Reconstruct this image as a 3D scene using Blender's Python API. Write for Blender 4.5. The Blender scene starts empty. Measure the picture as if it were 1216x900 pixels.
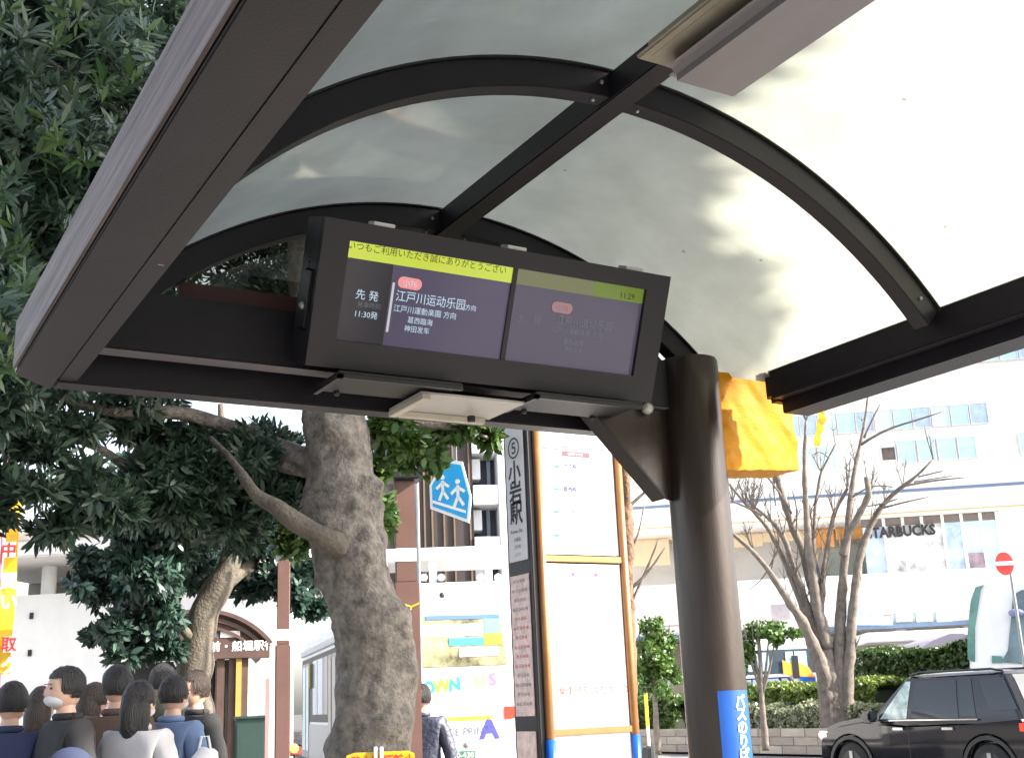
import bpy, bmesh, math, random
import numpy as np
from mathutils import Vector, Matrix, noise
random.seed(7); rng = np.random.default_rng(7)
R = math.radians
scene = bpy.context.scene
col = scene.collection
# ------------------------------------------------------------------ camera
YAW, PIT, ROLL, FPX, EYE = R(30.755), R(15.24), R(-2.476), 1412.07, 1.4
_f = Vector((math.sin(YAW)*math.cos(PIT), math.cos(YAW)*math.cos(PIT), math.sin(PIT)))
_r0 = Vector((math.cos(YAW), -math.sin(YAW), 0)); _u0 = _r0.cross(_f)
CR = _r0*math.cos(ROLL) + _u0*math.sin(ROLL); CU = -_r0*math.sin(ROLL) + _u0*math.cos(ROLL)
cam = bpy.data.cameras.new('camera'); camo = bpy.data.objects.new('camera', cam); col.objects.link(camo)
camo.matrix_world = Matrix(((CR.x, CU.x, -_f.x, 0), (CR.y, CU.y, -_f.y, 0), (CR.z, CU.z, -_f.z, EYE), (0, 0, 0, 1)))
cam.sensor_width = 36; cam.lens = FPX/1216*36; cam.clip_start = .05; cam.clip_end = 3000
scene.camera = camo
# ------------------------------------------------------------------ world, sun, exposure
SUN = Vector((.757*math.cos(R(33)), -.652*math.cos(R(33)), math.sin(R(33)))).normalized()
w = bpy.data.worlds.new("World"); scene.world = w; w.use_nodes = True
nt = w.node_tree; bg = nt.nodes['Background']; sky = nt.nodes.new('ShaderNodeTexSky')
sky.sky_type = 'NISHITA'; sky.sun_disc = False; sky.sun_elevation = R(33)
sky.sun_rotation = math.atan2(SUN.x, SUN.y); sky.dust_density = 3.0; sky.air_density = 1.0
hs = nt.nodes.new('ShaderNodeHueSaturation'); hs.inputs['Saturation'].default_value = .5; hs.inputs['Value'].default_value = 1.0
nt.links.new(sky.outputs[0], hs.inputs['Color']); nt.links.new(hs.outputs[0], bg.inputs[0]); bg.inputs[1].default_value = .15
sl = bpy.data.lights.new('sun', 'SUN'); sl.energy = 4.7; sl.angle = R(.9); sl.color = (1, .93, .82)
so = bpy.data.objects.new('sun', sl); col.objects.link(so); so.rotation_euler = SUN.to_track_quat('Z', 'Y').to_euler(); so.location = SUN*60
vs = scene.view_settings; vs.view_transform = 'Standard'; vs.look = 'None'; vs.exposure = 1.9; vs.gamma = 1
scene.cycles.max_bounces = 8; scene.cycles.transparent_max_bounces = 12

# ------------------------------------------------------------------ pixel -> place (real distances)
def ray(px, py): return _f + CR*((px-608)/FPX) - CU*((py-450)/FPX)
def G(px, py, H):                     # point seen at that pixel at horizontal distance H
    d = ray(px, py); return Vector((0, 0, EYE)) + d*(H/math.hypot(d.x, d.y))
def GX(px, py, X): d = ray(px, py); return Vector((0, 0, EYE)) + d*(X/d.x)
def sh(x, y, z): return Vector((1.2*x, 1.2*y, EYE + 1.2*(z-1.6)))   # shelter survey units -> metres

# ------------------------------------------------------------------ materials
_m = {}
def mat(name, c, rough=.6, metal=0., var=.15, nscale=6., bump=0., bscale=40., spec=None, emit=None, estr=0, trans=0., stretch=None, c2=None, dirt=0.):
    if name in _m: return _m[name]
    m = bpy.data.materials.new(name); m.use_nodes = True; n = m.node_tree; L = n.links; b = n.nodes['Principled BSDF']
    b.inputs['Roughness'].default_value = rough; b.inputs['Metallic'].default_value = metal
    if spec is not None: b.inputs['Specular IOR Level'].default_value = spec
    tc = n.nodes.new('ShaderNodeTexCoord'); vec = tc.outputs['Object']
    if stretch:
        mp = n.nodes.new('ShaderNodeMapping'); mp.inputs['Scale'].default_value = stretch; L.new(vec, mp.inputs['Vector']); vec = mp.outputs[0]
    nz = n.nodes.new('ShaderNodeTexNoise'); nz.inputs['Scale'].default_value = nscale; nz.inputs['Detail'].default_value = 8; nz.inputs['Roughness'].default_value = .65
    L.new(vec, nz.inputs['Vector'])
    rp = n.nodes.new('ShaderNodeValToRGB'); rp.color_ramp.elements[0].position = .3; rp.color_ramp.elements[1].position = .7
    ca = tuple(x*(1-var) for x in c); cb = tuple(min(1, x*(1+var)) for x in (c2 or c))
    rp.color_ramp.elements[0].color = (*ca, 1); rp.color_ramp.elements[1].color = (*cb, 1)
    L.new(nz.outputs[0], rp.inputs[0]); out = rp.outputs[0]
    if dirt:
        n2 = n.nodes.new('ShaderNodeTexNoise'); n2.inputs['Scale'].default_value = nscale*.35; n2.inputs['Detail'].default_value = 10
        L.new(vec, n2.inputs['Vector'])
        mr = n.nodes.new('ShaderNodeMapRange'); mr.inputs[1].default_value = .5; mr.inputs[2].default_value = .75; mr.inputs[4].default_value = dirt
        L.new(n2.outputs[0], mr.inputs[0]); mx = n.nodes.new('ShaderNodeMixRGB'); mx.inputs[2].default_value = (.06, .05, .045, 1)
        L.new(mr.outputs[0], mx.inputs[0]); L.new(out, mx.inputs[1]); out = mx.outputs[0]
    L.new(out, b.inputs['Base Color'])
    if bump:
        n3 = n.nodes.new('ShaderNodeTexNoise'); n3.inputs['Scale'].default_value = bscale; n3.inputs['Detail'].default_value = 6
        L.new(vec, n3.inputs['Vector']); bp = n.nodes.new('ShaderNodeBump'); bp.inputs['Strength'].default_value = bump; bp.inputs['Distance'].default_value = .02
        L.new(n3.outputs[0], bp.inputs['Height']); L.new(bp.outputs[0], b.inputs['Normal'])
    if emit: b.inputs['Emission Color'].default_value = (*emit, 1); b.inputs['Emission Strength'].default_value = estr
    if trans: b.inputs['Transmission Weight'].default_value = trans
    _m[name] = m; return m
def leafmat(name, c1, c2, rough=.33, tr=.25):
    m = bpy.data.materials.new(name); m.use_nodes = True; n = m.node_tree; L = n.links; b = n.nodes['Principled BSDF']
    b.inputs['Roughness'].default_value = rough
    ge = n.nodes.new('ShaderNodeNewGeometry'); rp = n.nodes.new('ShaderNodeValToRGB')
    rp.color_ramp.elements[0].color = (*c1, 1); rp.color_ramp.elements[1].color = (*c2, 1)
    L.new(ge.outputs['Random Per Island'], rp.inputs[0]); L.new(rp.outputs[0], b.inputs['Base Color'])
    t = n.nodes.new('ShaderNodeBsdfTranslucent'); L.new(rp.outputs[0], t.inputs[0]); mx = n.nodes.new('ShaderNodeMixShader'); mx.inputs[0].default_value = tr
    o = n.nodes['Material Output']; L.new(b.outputs[0], mx.inputs[1]); L.new(t.outputs[0], mx.inputs[2]); L.new(mx.outputs[0], o.inputs[0]); return m
def glassmat(name, tint, alpha=.5, rough=.03):     # tinted clear sheet: part see-through, part mirror
    m = bpy.data.materials.new(name); m.use_nodes = True; n = m.node_tree; L = n.links; o = n.nodes['Material Output']
    n.nodes.remove(n.nodes['Principled BSDF'])
    t = n.nodes.new('ShaderNodeBsdfTransparent'); t.inputs[0].default_value = (*[x*alpha for x in tint], 1)
    g = n.nodes.new('ShaderNodeBsdfGlossy'); g.inputs['Roughness'].default_value = rough
    fr = n.nodes.new('ShaderNodeFresnel'); fr.inputs[0].default_value = 1.6; mx = n.nodes.new('ShaderNodeMixShader')
    L.new(fr.outputs[0], mx.inputs[0]); L.new(t.outputs[0], mx.inputs[1]); L.new(g.outputs[0], mx.inputs[2]); L.new(mx.outputs[0], o.inputs[0]); return m
def roofmat():
    m = bpy.data.materials.new('frosted_polycarbonate'); m.use_nodes = True; n = m.node_tree; L = n.links; o = n.nodes['Material Output']
    n.nodes.remove(n.nodes['Principled BSDF'])
    tc = n.nodes.new('ShaderNodeTexCoord'); nz = n.nodes.new('ShaderNodeTexNoise'); nz.inputs['Scale'].default_value = 2.2; nz.inputs['Detail'].default_value = 9; nz.inputs['Roughness'].default_value = .6
    L.new(tc.outputs['Object'], nz.inputs['Vector'])
    rp = n.nodes.new('ShaderNodeValToRGB'); rp.color_ramp.elements[0].position = .32; rp.color_ramp.elements[1].position = .66
    rp.color_ramp.elements[0].color = (.21, .215, .18, 1); rp.color_ramp.elements[1].color = (.32, .33, .28, 1); L.new(nz.outputs[0], rp.inputs[0])
    sp = n.nodes.new('ShaderNodeTexVoronoi'); sp.inputs['Scale'].default_value = 5.5; L.new(tc.outputs['Object'], sp.inputs['Vector'])
    mr = n.nodes.new('ShaderNodeMapRange'); mr.inputs[1].default_value = .025; mr.inputs[2].default_value = .05; mr.inputs[3].default_value = .45; mr.inputs[4].default_value = 1
    L.new(sp.outputs['Distance'], mr.inputs[0])
    mu = n.nodes.new('ShaderNodeMixRGB'); mu.blend_type = 'MULTIPLY'; mu.inputs[0].default_value = 1; L.new(rp.outputs[0], mu.inputs[1]); L.new(mr.outputs[0], mu.inputs[2])
    t = n.nodes.new('ShaderNodeBsdfTranslucent'); L.new(mu.outputs[0], t.inputs[0])
    d = n.nodes.new('ShaderNodeBsdfDiffuse'); d.inputs[0].default_value = (.2, .2, .18, 1)
    m1 = n.nodes.new('ShaderNodeMixShader'); m1.inputs[0].default_value = .15; L.new(t.outputs[0], m1.inputs[1]); L.new(d.outputs[0], m1.inputs[2])
    g = n.nodes.new('ShaderNodeBsdfGlossy'); g.inputs['Roughness'].default_value = .06
    fr = n.nodes.new('ShaderNodeFresnel'); fr.inputs[0].default_value = 1.5; m2 = n.nodes.new('ShaderNodeMixShader')
    L.new(fr.outputs[0], m2.inputs[0]); L.new(m1.outputs[0], m2.inputs[1]); L.new(g.outputs[0], m2.inputs[2]); L.new(m2.outputs[0], o.inputs[0]); return m
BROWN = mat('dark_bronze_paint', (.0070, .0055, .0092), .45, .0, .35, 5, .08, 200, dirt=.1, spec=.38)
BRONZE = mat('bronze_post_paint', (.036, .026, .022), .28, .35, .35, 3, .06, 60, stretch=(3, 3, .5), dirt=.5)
FASCIA = mat('streaked_skylit_fascia', (.055, .042, .038), .6, 0, .5, 9, .2, 90, stretch=(9, .22, 9), c2=(.13, .10, .092), spec=.25)  # streaked metal, made paler than the beam to hold reflected sky light
BLACK = mat('black_plastic', (.012, .012, .014), .45, 0, .2, 8)
CASE = mat('charcoal_case', (.011, .0095, .0135), .5, .0, .15, 4)
ROOF = roofmat()
WHITE = mat('white_paint', (.80, .80, .80), .5, 0, .05, 3)
OFFW = mat('off_white_render', (.72, .70, .67), .75, 0, .06, 1.5, .1, 30)
GREYP = mat('grey_plastic', (.42, .40, .37), .4, 0, .1, 3)
STEEL = mat('grey_steel', (.30, .30, .31), .35, .7, .15, 10)
DARKG = mat('dark_glass', (.02, .025, .03), .06, 0, .1, 2)
CYANG = mat('cyan_glass', (.45, .70, .75), .08, .1, .25, .8)
BLUEG = mat('blue_glass', (.40, .50, .64), .08, .1, .4, 1.2)
ORANGE = mat('orange_board', (.85, .33, .03), .6, 0, .1, 3)
YELLOW = mat('yellow_paint', (.85, .62, .03), .5, 0, .08, 4)
RED = mat('red_paint', (.70, .03, .03), .4, 0, .05, 4)
BLUE = mat('blue_sticker', (.006, .075, .36), .3, 0, .1, 6)
CONC = mat('concrete', (.38, .36, .33), .85, 0, .15, 3, .3, 60, dirt=.35)
BARK = mat('smooth_grey_bark', (.07, .06, .053), .85, 0, .35, 15, .8, 45, c2=(.175, .155, .13), dirt=.5)
BARK2 = mat('pale_branch_bark', (.085, .072, .055), .85, 0, .4, 9, .8, 40)
BARKB = mat('bare_tree_bark', (.15, .125, .105), .9, 0, .4, 7, .8, 30)
LEAF = leafmat('dark_evergreen_leaf', (.018, .040, .028), (.068, .112, .068))
LEAF2 = leafmat('blue_green_leaf', (.016, .040, .032), (.05, .095, .068))
LEAFY = leafmat('light_green_leaf', (.05, .11, .025), (.15, .24, .06))
LEAFM = leafmat('fresh_evergreen_leaf', (.03, .07, .02), (.07, .13, .035))
HEDGE = leafmat('hedge_leaf', (.03, .07, .018), (.10, .16, .04)); HEDGEY = leafmat('yellow_green_hedge_leaf', (.09, .16, .03), (.24, .30, .07))
HEDGEP = leafmat('pale_variegated_leaf', (.05, .10, .05), (.55, .55, .36))
BARKK = mat('hedge_core', (.02, .03, .015), .9)
def flat(name, c, rough=.6): return mat(name, c, rough, 0, .06, 5)
INK = flat('black_ink', (.02, .02, .025)); REDI = flat('red_ink', (.55, .03, .02)); WHI = flat('white_lettering', (.85, .85, .85))
# ------------------------------------------------------------------ object helpers
def link(o): col.objects.link(o); return o
def thing(name, label, cat, M=None, group=None, kind=None):
    o = bpy.data.objects.new(name, None); o.empty_display_size = .3; link(o)
    o.matrix_world = M if M is not None else Matrix.Identity(4); o['label'] = label; o['category'] = cat
    if group: o['group'] = group
    if kind: o['kind'] = kind
    return o
def tagm(o, label, cat, group=None, kind=None):
    if label: o['label'] = label
    if cat: o['category'] = cat
    if group: o['group'] = group
    if kind: o['kind'] = kind
    return o
def copytree(o, M, label, group=None):
    c = o.copy(); link(c); c.matrix_world = M; c['label'] = label
    if group: c['group'] = group
    for ch in list(o.children):
        d = ch.copy(); link(d); d.parent = c
        for g in list(ch.children): e = g.copy(); link(e); e.parent = d
    return c
class MB:
    def __init__(s): s.v = []; s.f = []
    def add(s, vs_, fs): b = len(s.v); s.v += [tuple(p) for p in vs_]; s.f += [tuple(i+b for i in f) for f in fs]; return s
    def box(s, x0, x1, y0, y1, z0, z1, M=None):
        p = [Vector(q) for q in ((x0, y0, z0), (x1, y0, z0), (x1, y1, z0), (x0, y1, z0), (x0, y0, z1), (x1, y0, z1), (x1, y1, z1), (x0, y1, z1))]
        if M is not None: p = [M @ q for q in p]
        return s.add(p, ((0, 3, 2, 1), (4, 5, 6, 7), (0, 1, 5, 4), (1, 2, 6, 5), (2, 3, 7, 6), (3, 0, 4, 7)))
    def tube(s, pts, rad, n=10, cap=True, disp=None, ang0=0):
        pts = [Vector(p) for p in pts]; k = len(pts); rad = rad if hasattr(rad, '__len__') else [rad]*k
        b = len(s.v); up = None
        for i, p in enumerate(pts):
            t = (pts[min(i+1, k-1)] - pts[max(i-1, 0)]).normalized()
            if up is None: up = t.orthogonal().normalized()
            up = (up - t*up.dot(t)).normalized(); sd = t.cross(up)
            for j in range(n):
                a = 2*math.pi*j/n + ang0; dr = up*math.cos(a) + sd*math.sin(a); r = rad[i]
                q = p + dr*r
                if disp: q = q + dr*disp(q, r, dr)
                s.v.append(tuple(q))
        for i in range(k-1):
            for j in range(n):
                a = b+i*n+j; c = b+i*n+(j+1) % n; s.f.append((a, c, c+n, a+n))
        if cap: s.f.append(tuple(b+j for j in range(n))[::-1]); s.f.append(tuple(b+(k-1)*n+j for j in range(n)))
        return s
    def prism(s, poly, y0, y1, M=None):       # polygon in (x,z), extruded along y
        n = len(poly); p = [Vector((a, y0, c)) for a, c in poly] + [Vector((a, y1, c)) for a, c in poly]
        if M is not None: p = [M @ q for q in p]
        return s.add(p, [tuple(range(n)), tuple(range(2*n-1, n-1, -1))] + [(i+n, (i+1) % n+n, (i+1) % n, i) for i in range(n)])
    def sphere(s, c, r, n=12, sc=(1, 1, 1)):
        b = len(s.v); c = Vector(c)
        for i in range(1, n):
            th = math.pi*i/n
            for j in range(2*n): ph = math.pi*j/n; s.v.append((c.x+r*sc[0]*math.sin(th)*math.cos(ph), c.y+r*sc[1]*math.sin(th)*math.sin(ph), c.z+r*sc[2]*math.cos(th)))
        for i in range(n-2):
            for j in range(2*n): a = b+i*2*n+j; d = b+i*2*n+(j+1) % (2*n); s.f.append((a, a+2*n, d+2*n, d))
        t = len(s.v); s.v.append((c.x, c.y, c.z+r*sc[2])); s.v.append((c.x, c.y, c.z-r*sc[2]))
        for j in range(2*n): s.f.append((b+j, b+(j+1) % (2*n), t)); q = b+(n-2)*2*n; s.f.append((q+(j+1) % (2*n), q+j, t+1))
        return s
    def build(s, name, m, parent=None, bevel=0, smooth=False, W=None, seg=2, flip=True):
        me = bpy.data.meshes.new(name); v = s.v
        if W is not None: Wi = W.inverted(); v = [tuple(Wi @ Vector(p)) for p in v]
        me.from_pydata(v, [], s.f)
        bm = bmesh.new(); bm.from_mesh(me)
        if flip: bmesh.ops.recalc_face_normals(bm, faces=bm.faces)
        if bevel: bmesh.ops.bevel(bm, geom=[e for e in bm.edges if e.calc_face_angle(0) > .5], offset=bevel, segments=seg, affect='EDGES', clamp_overlap=True)
        bm.to_mesh(me); bm.free(); me.materials.append(m)
        if smooth or bevel:
            for p in me.polygons: p.use_smooth = True
            if not smooth: me.set_sharp_from_angle(angle=R(35))
        o = bpy.data.objects.new(name, me); link(o)
        if parent is not None: o.parent = parent
        return o
def dupmesh(o, M, parent=None):
    c = o.copy(); link(c)
    if parent is not None: c.parent = parent
    c.matrix_local = M; return c
texts = []
def text(s, size, m, parent, M, name='lettering', bold=0., wide=1., vertical=False, W=None, depth=.002, label=None):
    """M: local frame: x right, y up, z towards the reader"""
    texts.append((s, size, m, parent, M, name, bold, wide, vertical, W, depth, label))
def frame(O, az, tilt=0):      # x along facade (compass az, radians from +Y), y into the thing, z up
    ex = Vector((math.sin(az), math.cos(az), 0)); ez = Vector((0, 0, 1)); ey = ez.cross(ex)
    M = Matrix(((ex.x, ey.x, ez.x, O[0]), (ex.y, ey.y, ez.y, O[1]), (ex.z, ey.z, ez.z, O[2] if len(O) > 2 else 0), (0, 0, 0, 1)))
    if tilt: M = M @ Matrix.Rotation(tilt, 4, 'X')
    return M
def hit(M, px, py, y=0):       # where the pixel's ray meets the local plane y = const
    Mi = M.inverted(); o = Mi @ Vector((0, 0, EYE)); d = Mi.to_3x3() @ ray(px, py); t = (y-o.y)/d.y; p = o+d*t; return p.x, p.z
FACE = Matrix(((1, 0, 0, 0), (0, 0, -1, 0), (0, 1, 0, 0), (0, 0, 0, 1)))   # text lying on the y=0 face, read from -y
def onface(u, z, y=-.004, rot=0): return Matrix.Translation((u, y, z)) @ FACE @ Matrix.Rotation(rot, 4, 'Z')

# ================================================================== SETTING
g = MB(); N = 60
for (name, x0, x1, y0, y1, z, m) in (('ground', -900, 900, -900, 900, -.05, mat('ground_asphalt', (.07, .07, .07), .9, 0, .2, .5, .3, 60)),
        ('pavement', -7, 4.2, -15, 70, 0, mat('pavement_concrete', (.23, .215, .20), .85, 0, .12, 2, .2, 60)),
        ('road', 4.35, 19.9, -60, 120, -.04, mat('road_asphalt', (.16, .16, .16), .9, 0, .15, 2, .3, 90))):
    b = MB(); b.box(x0, x1, y0, y1, z-.3, z) if name == 'pavement' else b.add([(x0, y0, z), (x1, y0, z), (x1, y1, z), (x0, y1, z)], [(0, 1, 2, 3)])
    o = b.build(name, m); o['kind'] = 'structure'
b = MB(); b.box(4.2, 4.35, -15, 70, -.3, .02); o = b.build('kerb', CONC, bevel=.01); o['kind'] = 'structure'
b = MB()
for y in range(-20, 100, 8): b.box(11.9, 12.05, y, y+4, -.036, -.032)
o = b.build('lane_marking', WHITE); o['kind'] = 'structure'
b = MB(); b.box(20.3, 24.5, -40, 80, 0, .5); o = b.build('planting_bed', mat('soil', (.07, .05, .035), .95, 0, .3, 3, .5, 20)); o['kind'] = 'structure'

# ================================================================== BUS SHELTER
postb = sh(2.268, 2.75, 0); W = Matrix.Translation((postb.x, postb.y, 0))
shelter = thing('bus_shelter', 'dark bronze bus shelter with barrel vaulted frosted roof overhead', 'bus shelter', W)
def sbox(mb, x0, x1, y0, y1, z0, z1): a = sh(x0, y0, z0); c = sh(x1, y1, z1); mb.box(a.x, c.x, a.y, c.y, a.z, c.z); return mb
def part(mb, name, m, bevel=.004, parent=shelter, **k): return mb.build(name, m, parent, bevel, W=W, **k)
YB = -3.2
# left eave beam: streaked outer fascia with sky light in its colour, broad soffit, raised inner lip
mb = MB(); P = [sh(*q) for z in (2.374, 2.50) for q in ((.358, YB, z), (.455, YB, z), (.455, 2.94, z), (.358, 2.83, z))]
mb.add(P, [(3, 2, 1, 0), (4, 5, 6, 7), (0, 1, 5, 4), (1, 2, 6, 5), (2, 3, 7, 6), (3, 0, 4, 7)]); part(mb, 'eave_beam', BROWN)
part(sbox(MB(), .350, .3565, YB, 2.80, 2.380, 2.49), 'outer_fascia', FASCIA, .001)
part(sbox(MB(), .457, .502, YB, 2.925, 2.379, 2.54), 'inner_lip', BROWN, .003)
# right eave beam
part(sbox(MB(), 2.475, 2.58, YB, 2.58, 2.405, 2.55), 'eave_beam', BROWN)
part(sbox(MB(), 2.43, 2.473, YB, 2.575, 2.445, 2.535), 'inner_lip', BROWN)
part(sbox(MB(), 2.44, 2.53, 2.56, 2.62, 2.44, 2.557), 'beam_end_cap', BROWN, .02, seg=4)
# vault: centre x=1.465, R=1.288, centre z=1.667
CX, CZ, RR = 1.465, 1.667, 1.288
A0, A1 = math.asin((.5-CX)/RR), math.asin((2.43-CX)/RR)
def arcpt(a, y, r): return sh(CX+r*math.sin(a), y, CZ+r*math.cos(a))
def arcpanel(y0, y1, a0, a1, r=RR+.006, n=24, b1=None):
    mb = MB(); P = []; b1 = a1 if b1 is None else b1
    for i in range(n+1):
        a = a0+(a1-a0)*i/n; b = a0+(b1-a0)*i/n; P += [arcpt(a, y0, r), arcpt(b, y1, r)]
    mb.add(P, [(2*i, 2*i+1, 2*i+3, 2*i+2) for i in range(n)]); return mb
ribs = [2.80 - .845*i for i in range(8)]
AE = math.asin((2.375-CX)/RR)
for i in range(7):
    y1 = ribs[i]+.02; y0 = ribs[i+1]+.02
    if i == 0:
        for (ya, yb, a1, b1) in ((y0, 2.60, A1+.02, A1+.02), (2.60, y1, A1+.02, AE)): arcpanel(ya, yb, .012, a1, b1=b1).build('roof_panel', ROOF, shelter, smooth=True, W=W, flip=False)
    for a0, a1 in ((A0-.02, -.012), (.012, A1+.02))[:1 if i == 0 else 2]: arcpanel(y0, y1, a0, a1).build('roof_panel', ROOF, shelter, smooth=True, W=W, flip=False)
AF = A1
for i, y in enumerate(ribs):
    A1 = AE if i == 0 else AF
    mb = MB(); n = 40; P = []
    for j in range(n+1):
        a = A0+(A1-A0)*j/n
        P += [arcpt(a, y-.022, RR-.062), arcpt(a, y+.026, RR-.062), arcpt(a, y+.026, RR), arcpt(a, y-.022, RR)]
    mb.add(P, [(4*j+k, 4*j+(k+1) % 4, 4*j+4+(k+1) % 4, 4*j+4+k) for j in range(n) for k in range(4)] + [(0, 1, 2, 3), (4*n+3, 4*n+2, 4*n+1, 4*n)])
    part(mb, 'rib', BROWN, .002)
    mb = MB(); P = []
    for j in range(n+1):          # thin dark gasket above the rib
        a = A0+(A1-A0)*j/n
        P += [arcpt(a, y-.03, RR+.001), arcpt(a, y+.034, RR+.001), arcpt(a, y+.034, RR+.005), arcpt(a, y-.03, RR+.005)]
    mb.add(P, [(4*j+k, 4*j+(k+1) % 4, 4*j+4+(k+1) % 4, 4*j+4+k) for j in range(n) for k in range(4)])
    part(mb, 'gasket', BLACK, 0)
part(sbox(MB(), 1.435, 1.497, YB, 2.86, 2.885, 2.952), 'ridge_purlin', BROWN)
A1 = AF
# cross beams
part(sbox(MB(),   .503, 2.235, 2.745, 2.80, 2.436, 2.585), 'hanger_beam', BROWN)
part(sbox(MB(),   .503, 2.235, 2.7455, 2.7995, 2.434, 2.4355), 'hanger_underside', mat('lit_underside_mauve', (.12, .105, .11), .5), 0)  # beam's own bottom face, coloured paler as if light catches it
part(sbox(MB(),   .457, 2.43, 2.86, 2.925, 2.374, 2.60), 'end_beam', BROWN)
# gable glazing over the end beam with a brown glazing bar
mb = MB(); n = 30; P = []
for j in range(n+1):
    a = A0*.98+(A1-A0)*.98*j/n; q = arcpt(a, 2.855, RR-.05); P += [q, Vector((q.x, q.y, min(q.z-.001, sh(0, 0, 2.60).z)))]
mb.add(P, [(2*i, 2*i+2, 2*i+3, 2*i+1) for i in range(n)])
TINT = glassmat('smoked_gable_glass', (.75, .75, .62), .55)
part(mb, 'gable_pane', TINT, 0, flip=False)
part(sbox(MB(), .73, 2.2, 2.848, 2.853, 2.618, 2.662), 'glazing_bar', mat('red_brown_bar', (.06, .02, .016), .5), .001)
# bolts
for y in ribs[:3]:
    for a_, dy in ((-.04, -.028), (.05, -.028), (A1-.05, -.028), (A0+.06, -.028), (.05, .0), (-.05, .0)):
        p = arcpt(a_, y+dy+(.004 if dy else 0), RR-(.03 if dy else .0635)); part(MB().sphere(p, .0065, 5), 'bolt', STEEL, 0, smooth=True)
for q in ((.505, 2.50, 2.45), (.505, 2.50, 2.42), (.505, 1.93, 2.50), (.505, 1.90, 2.50), (.48, 2.02, 2.384)):
    p = sh(*q); part(MB().tube([p, p+Vector((.012, 0, 0))], .007, 6), 'bolt', STEEL, 0)
# post
pb = sh(2.268, 2.75, 0); pt = sh(0, 0, 2.592).z; pr = .108
mb = MB(); pts = []; rad = []
for z in np.linspace(0, pt-.012, 30): pts.append((pb.x, pb.y, z)); rad.append(pr)
pts += [(pb.x, pb.y, pt-.003), (pb.x, pb.y, pt)]; rad += [pr-.003, pr-.014]
mb.tube(pts, rad, 48); part(mb, 'post', BRONZE, 0, smooth=True).data.set_sharp_from_angle(angle=R(40))
mb = MB(); mb.tube([(pb.x, pb.y, 0), (pb.x, pb.y, .02)], .2, 24); part(mb, 'base_plate', BRONZE, .003)
# back post row, next bay
q = sh(2.268, -1.2, 0); mb = MB(); mb.tube([(q.x, q.y, 0), (q.x, q.y, sh(0, 0, 2.42).z)], pr, 32); part(mb, 'post', BRONZE, .003)
# gusset bracket
GP = [(1.90, 2.418), (1.90, 2.433), (2.20, 2.433), (2.20, 2.150), (2.150, 2.165)]
mb = MB(); g0 = sh(0, 2.77, 0); mb.prism([(sh(a, 0, c).x, sh(a, 0, c).z) for a, c in GP], g0.y-.004, g0.y+.004); part(mb, 'gusset_plate', BRONZE, .001)
a = sh(1.90, 2.77, 2.415); c = sh(2.150, 2.77, 2.165); d = (c-a).normalized(); nrm = Vector((-d.z, 0, d.x))
if nrm.z > 0: nrm = -nrm
mb = MB(); mb.add([a+Vector((0, -.02, 0)), a+Vector((0, .06, 0)), c+Vector((0, .06, 0)), c+Vector((0, -.02, 0))] + [v+nrm*.008 for v in (a+Vector((0, -.02, 0)), a+Vector((0, .06, 0)), c+Vector((0, .06, 0)), c+Vector((0, -.02, 0)))],
       [(0, 1, 2, 3), (7, 6, 5, 4), (0, 4, 5, 1), (1, 5, 6, 2), (2, 6, 7, 3), (3, 7, 4, 0)])
part(mb, 'gusset_flange', BROWN, 0)
p = sh(2.10, 2.75, 2.428); part(MB().sphere((p.x, p.y, p.z), .022, 8), 'bolt', mat('pale_bolt', (.5, .48, .45), .4, .3), 0, smooth=True)
# fluorescent lamp box under the ridge
lamp = thing('ceiling_light', 'grey unlit batten light fixed beside the ridge purlin', 'light', Matrix.Translation(sh(1.45, 1.2, 2.85)))
LW = lamp.matrix_world.copy()
def spr(mb, x0, x1, y0, y1, zt, drop, mname, m, bev, taper=0):
    a = sh(x0, y0, zt); c = sh(x1, y1, zt); mb.box(a.x, c.x, a.y, c.y, a.z-drop, a.z); return mb.build(mname, m, lamp, bev, W=LW, seg=3)
spr(MB(), 1.375, 1.435, .2, 1.715, 2.90, .045, 'mounting_plate', mat('aged_cream_metal', (.27, .245, .19), .5, .2, .2, 6), .008)
spr(MB(), 1.36, 1.62, .2, 1.735, 2.875, .014, 'tray', mat('aged_cream_metal', (.27, .245, .19)), .006)
spr(MB(), 1.405, 1.605, .2, 1.72, 2.862, .062, 'diffuser', mat('grey_lamp_diffuser', (.21, .195, .205), .4, 0, .15, 4, stretch=(1, .3, 1)), .034)

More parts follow.
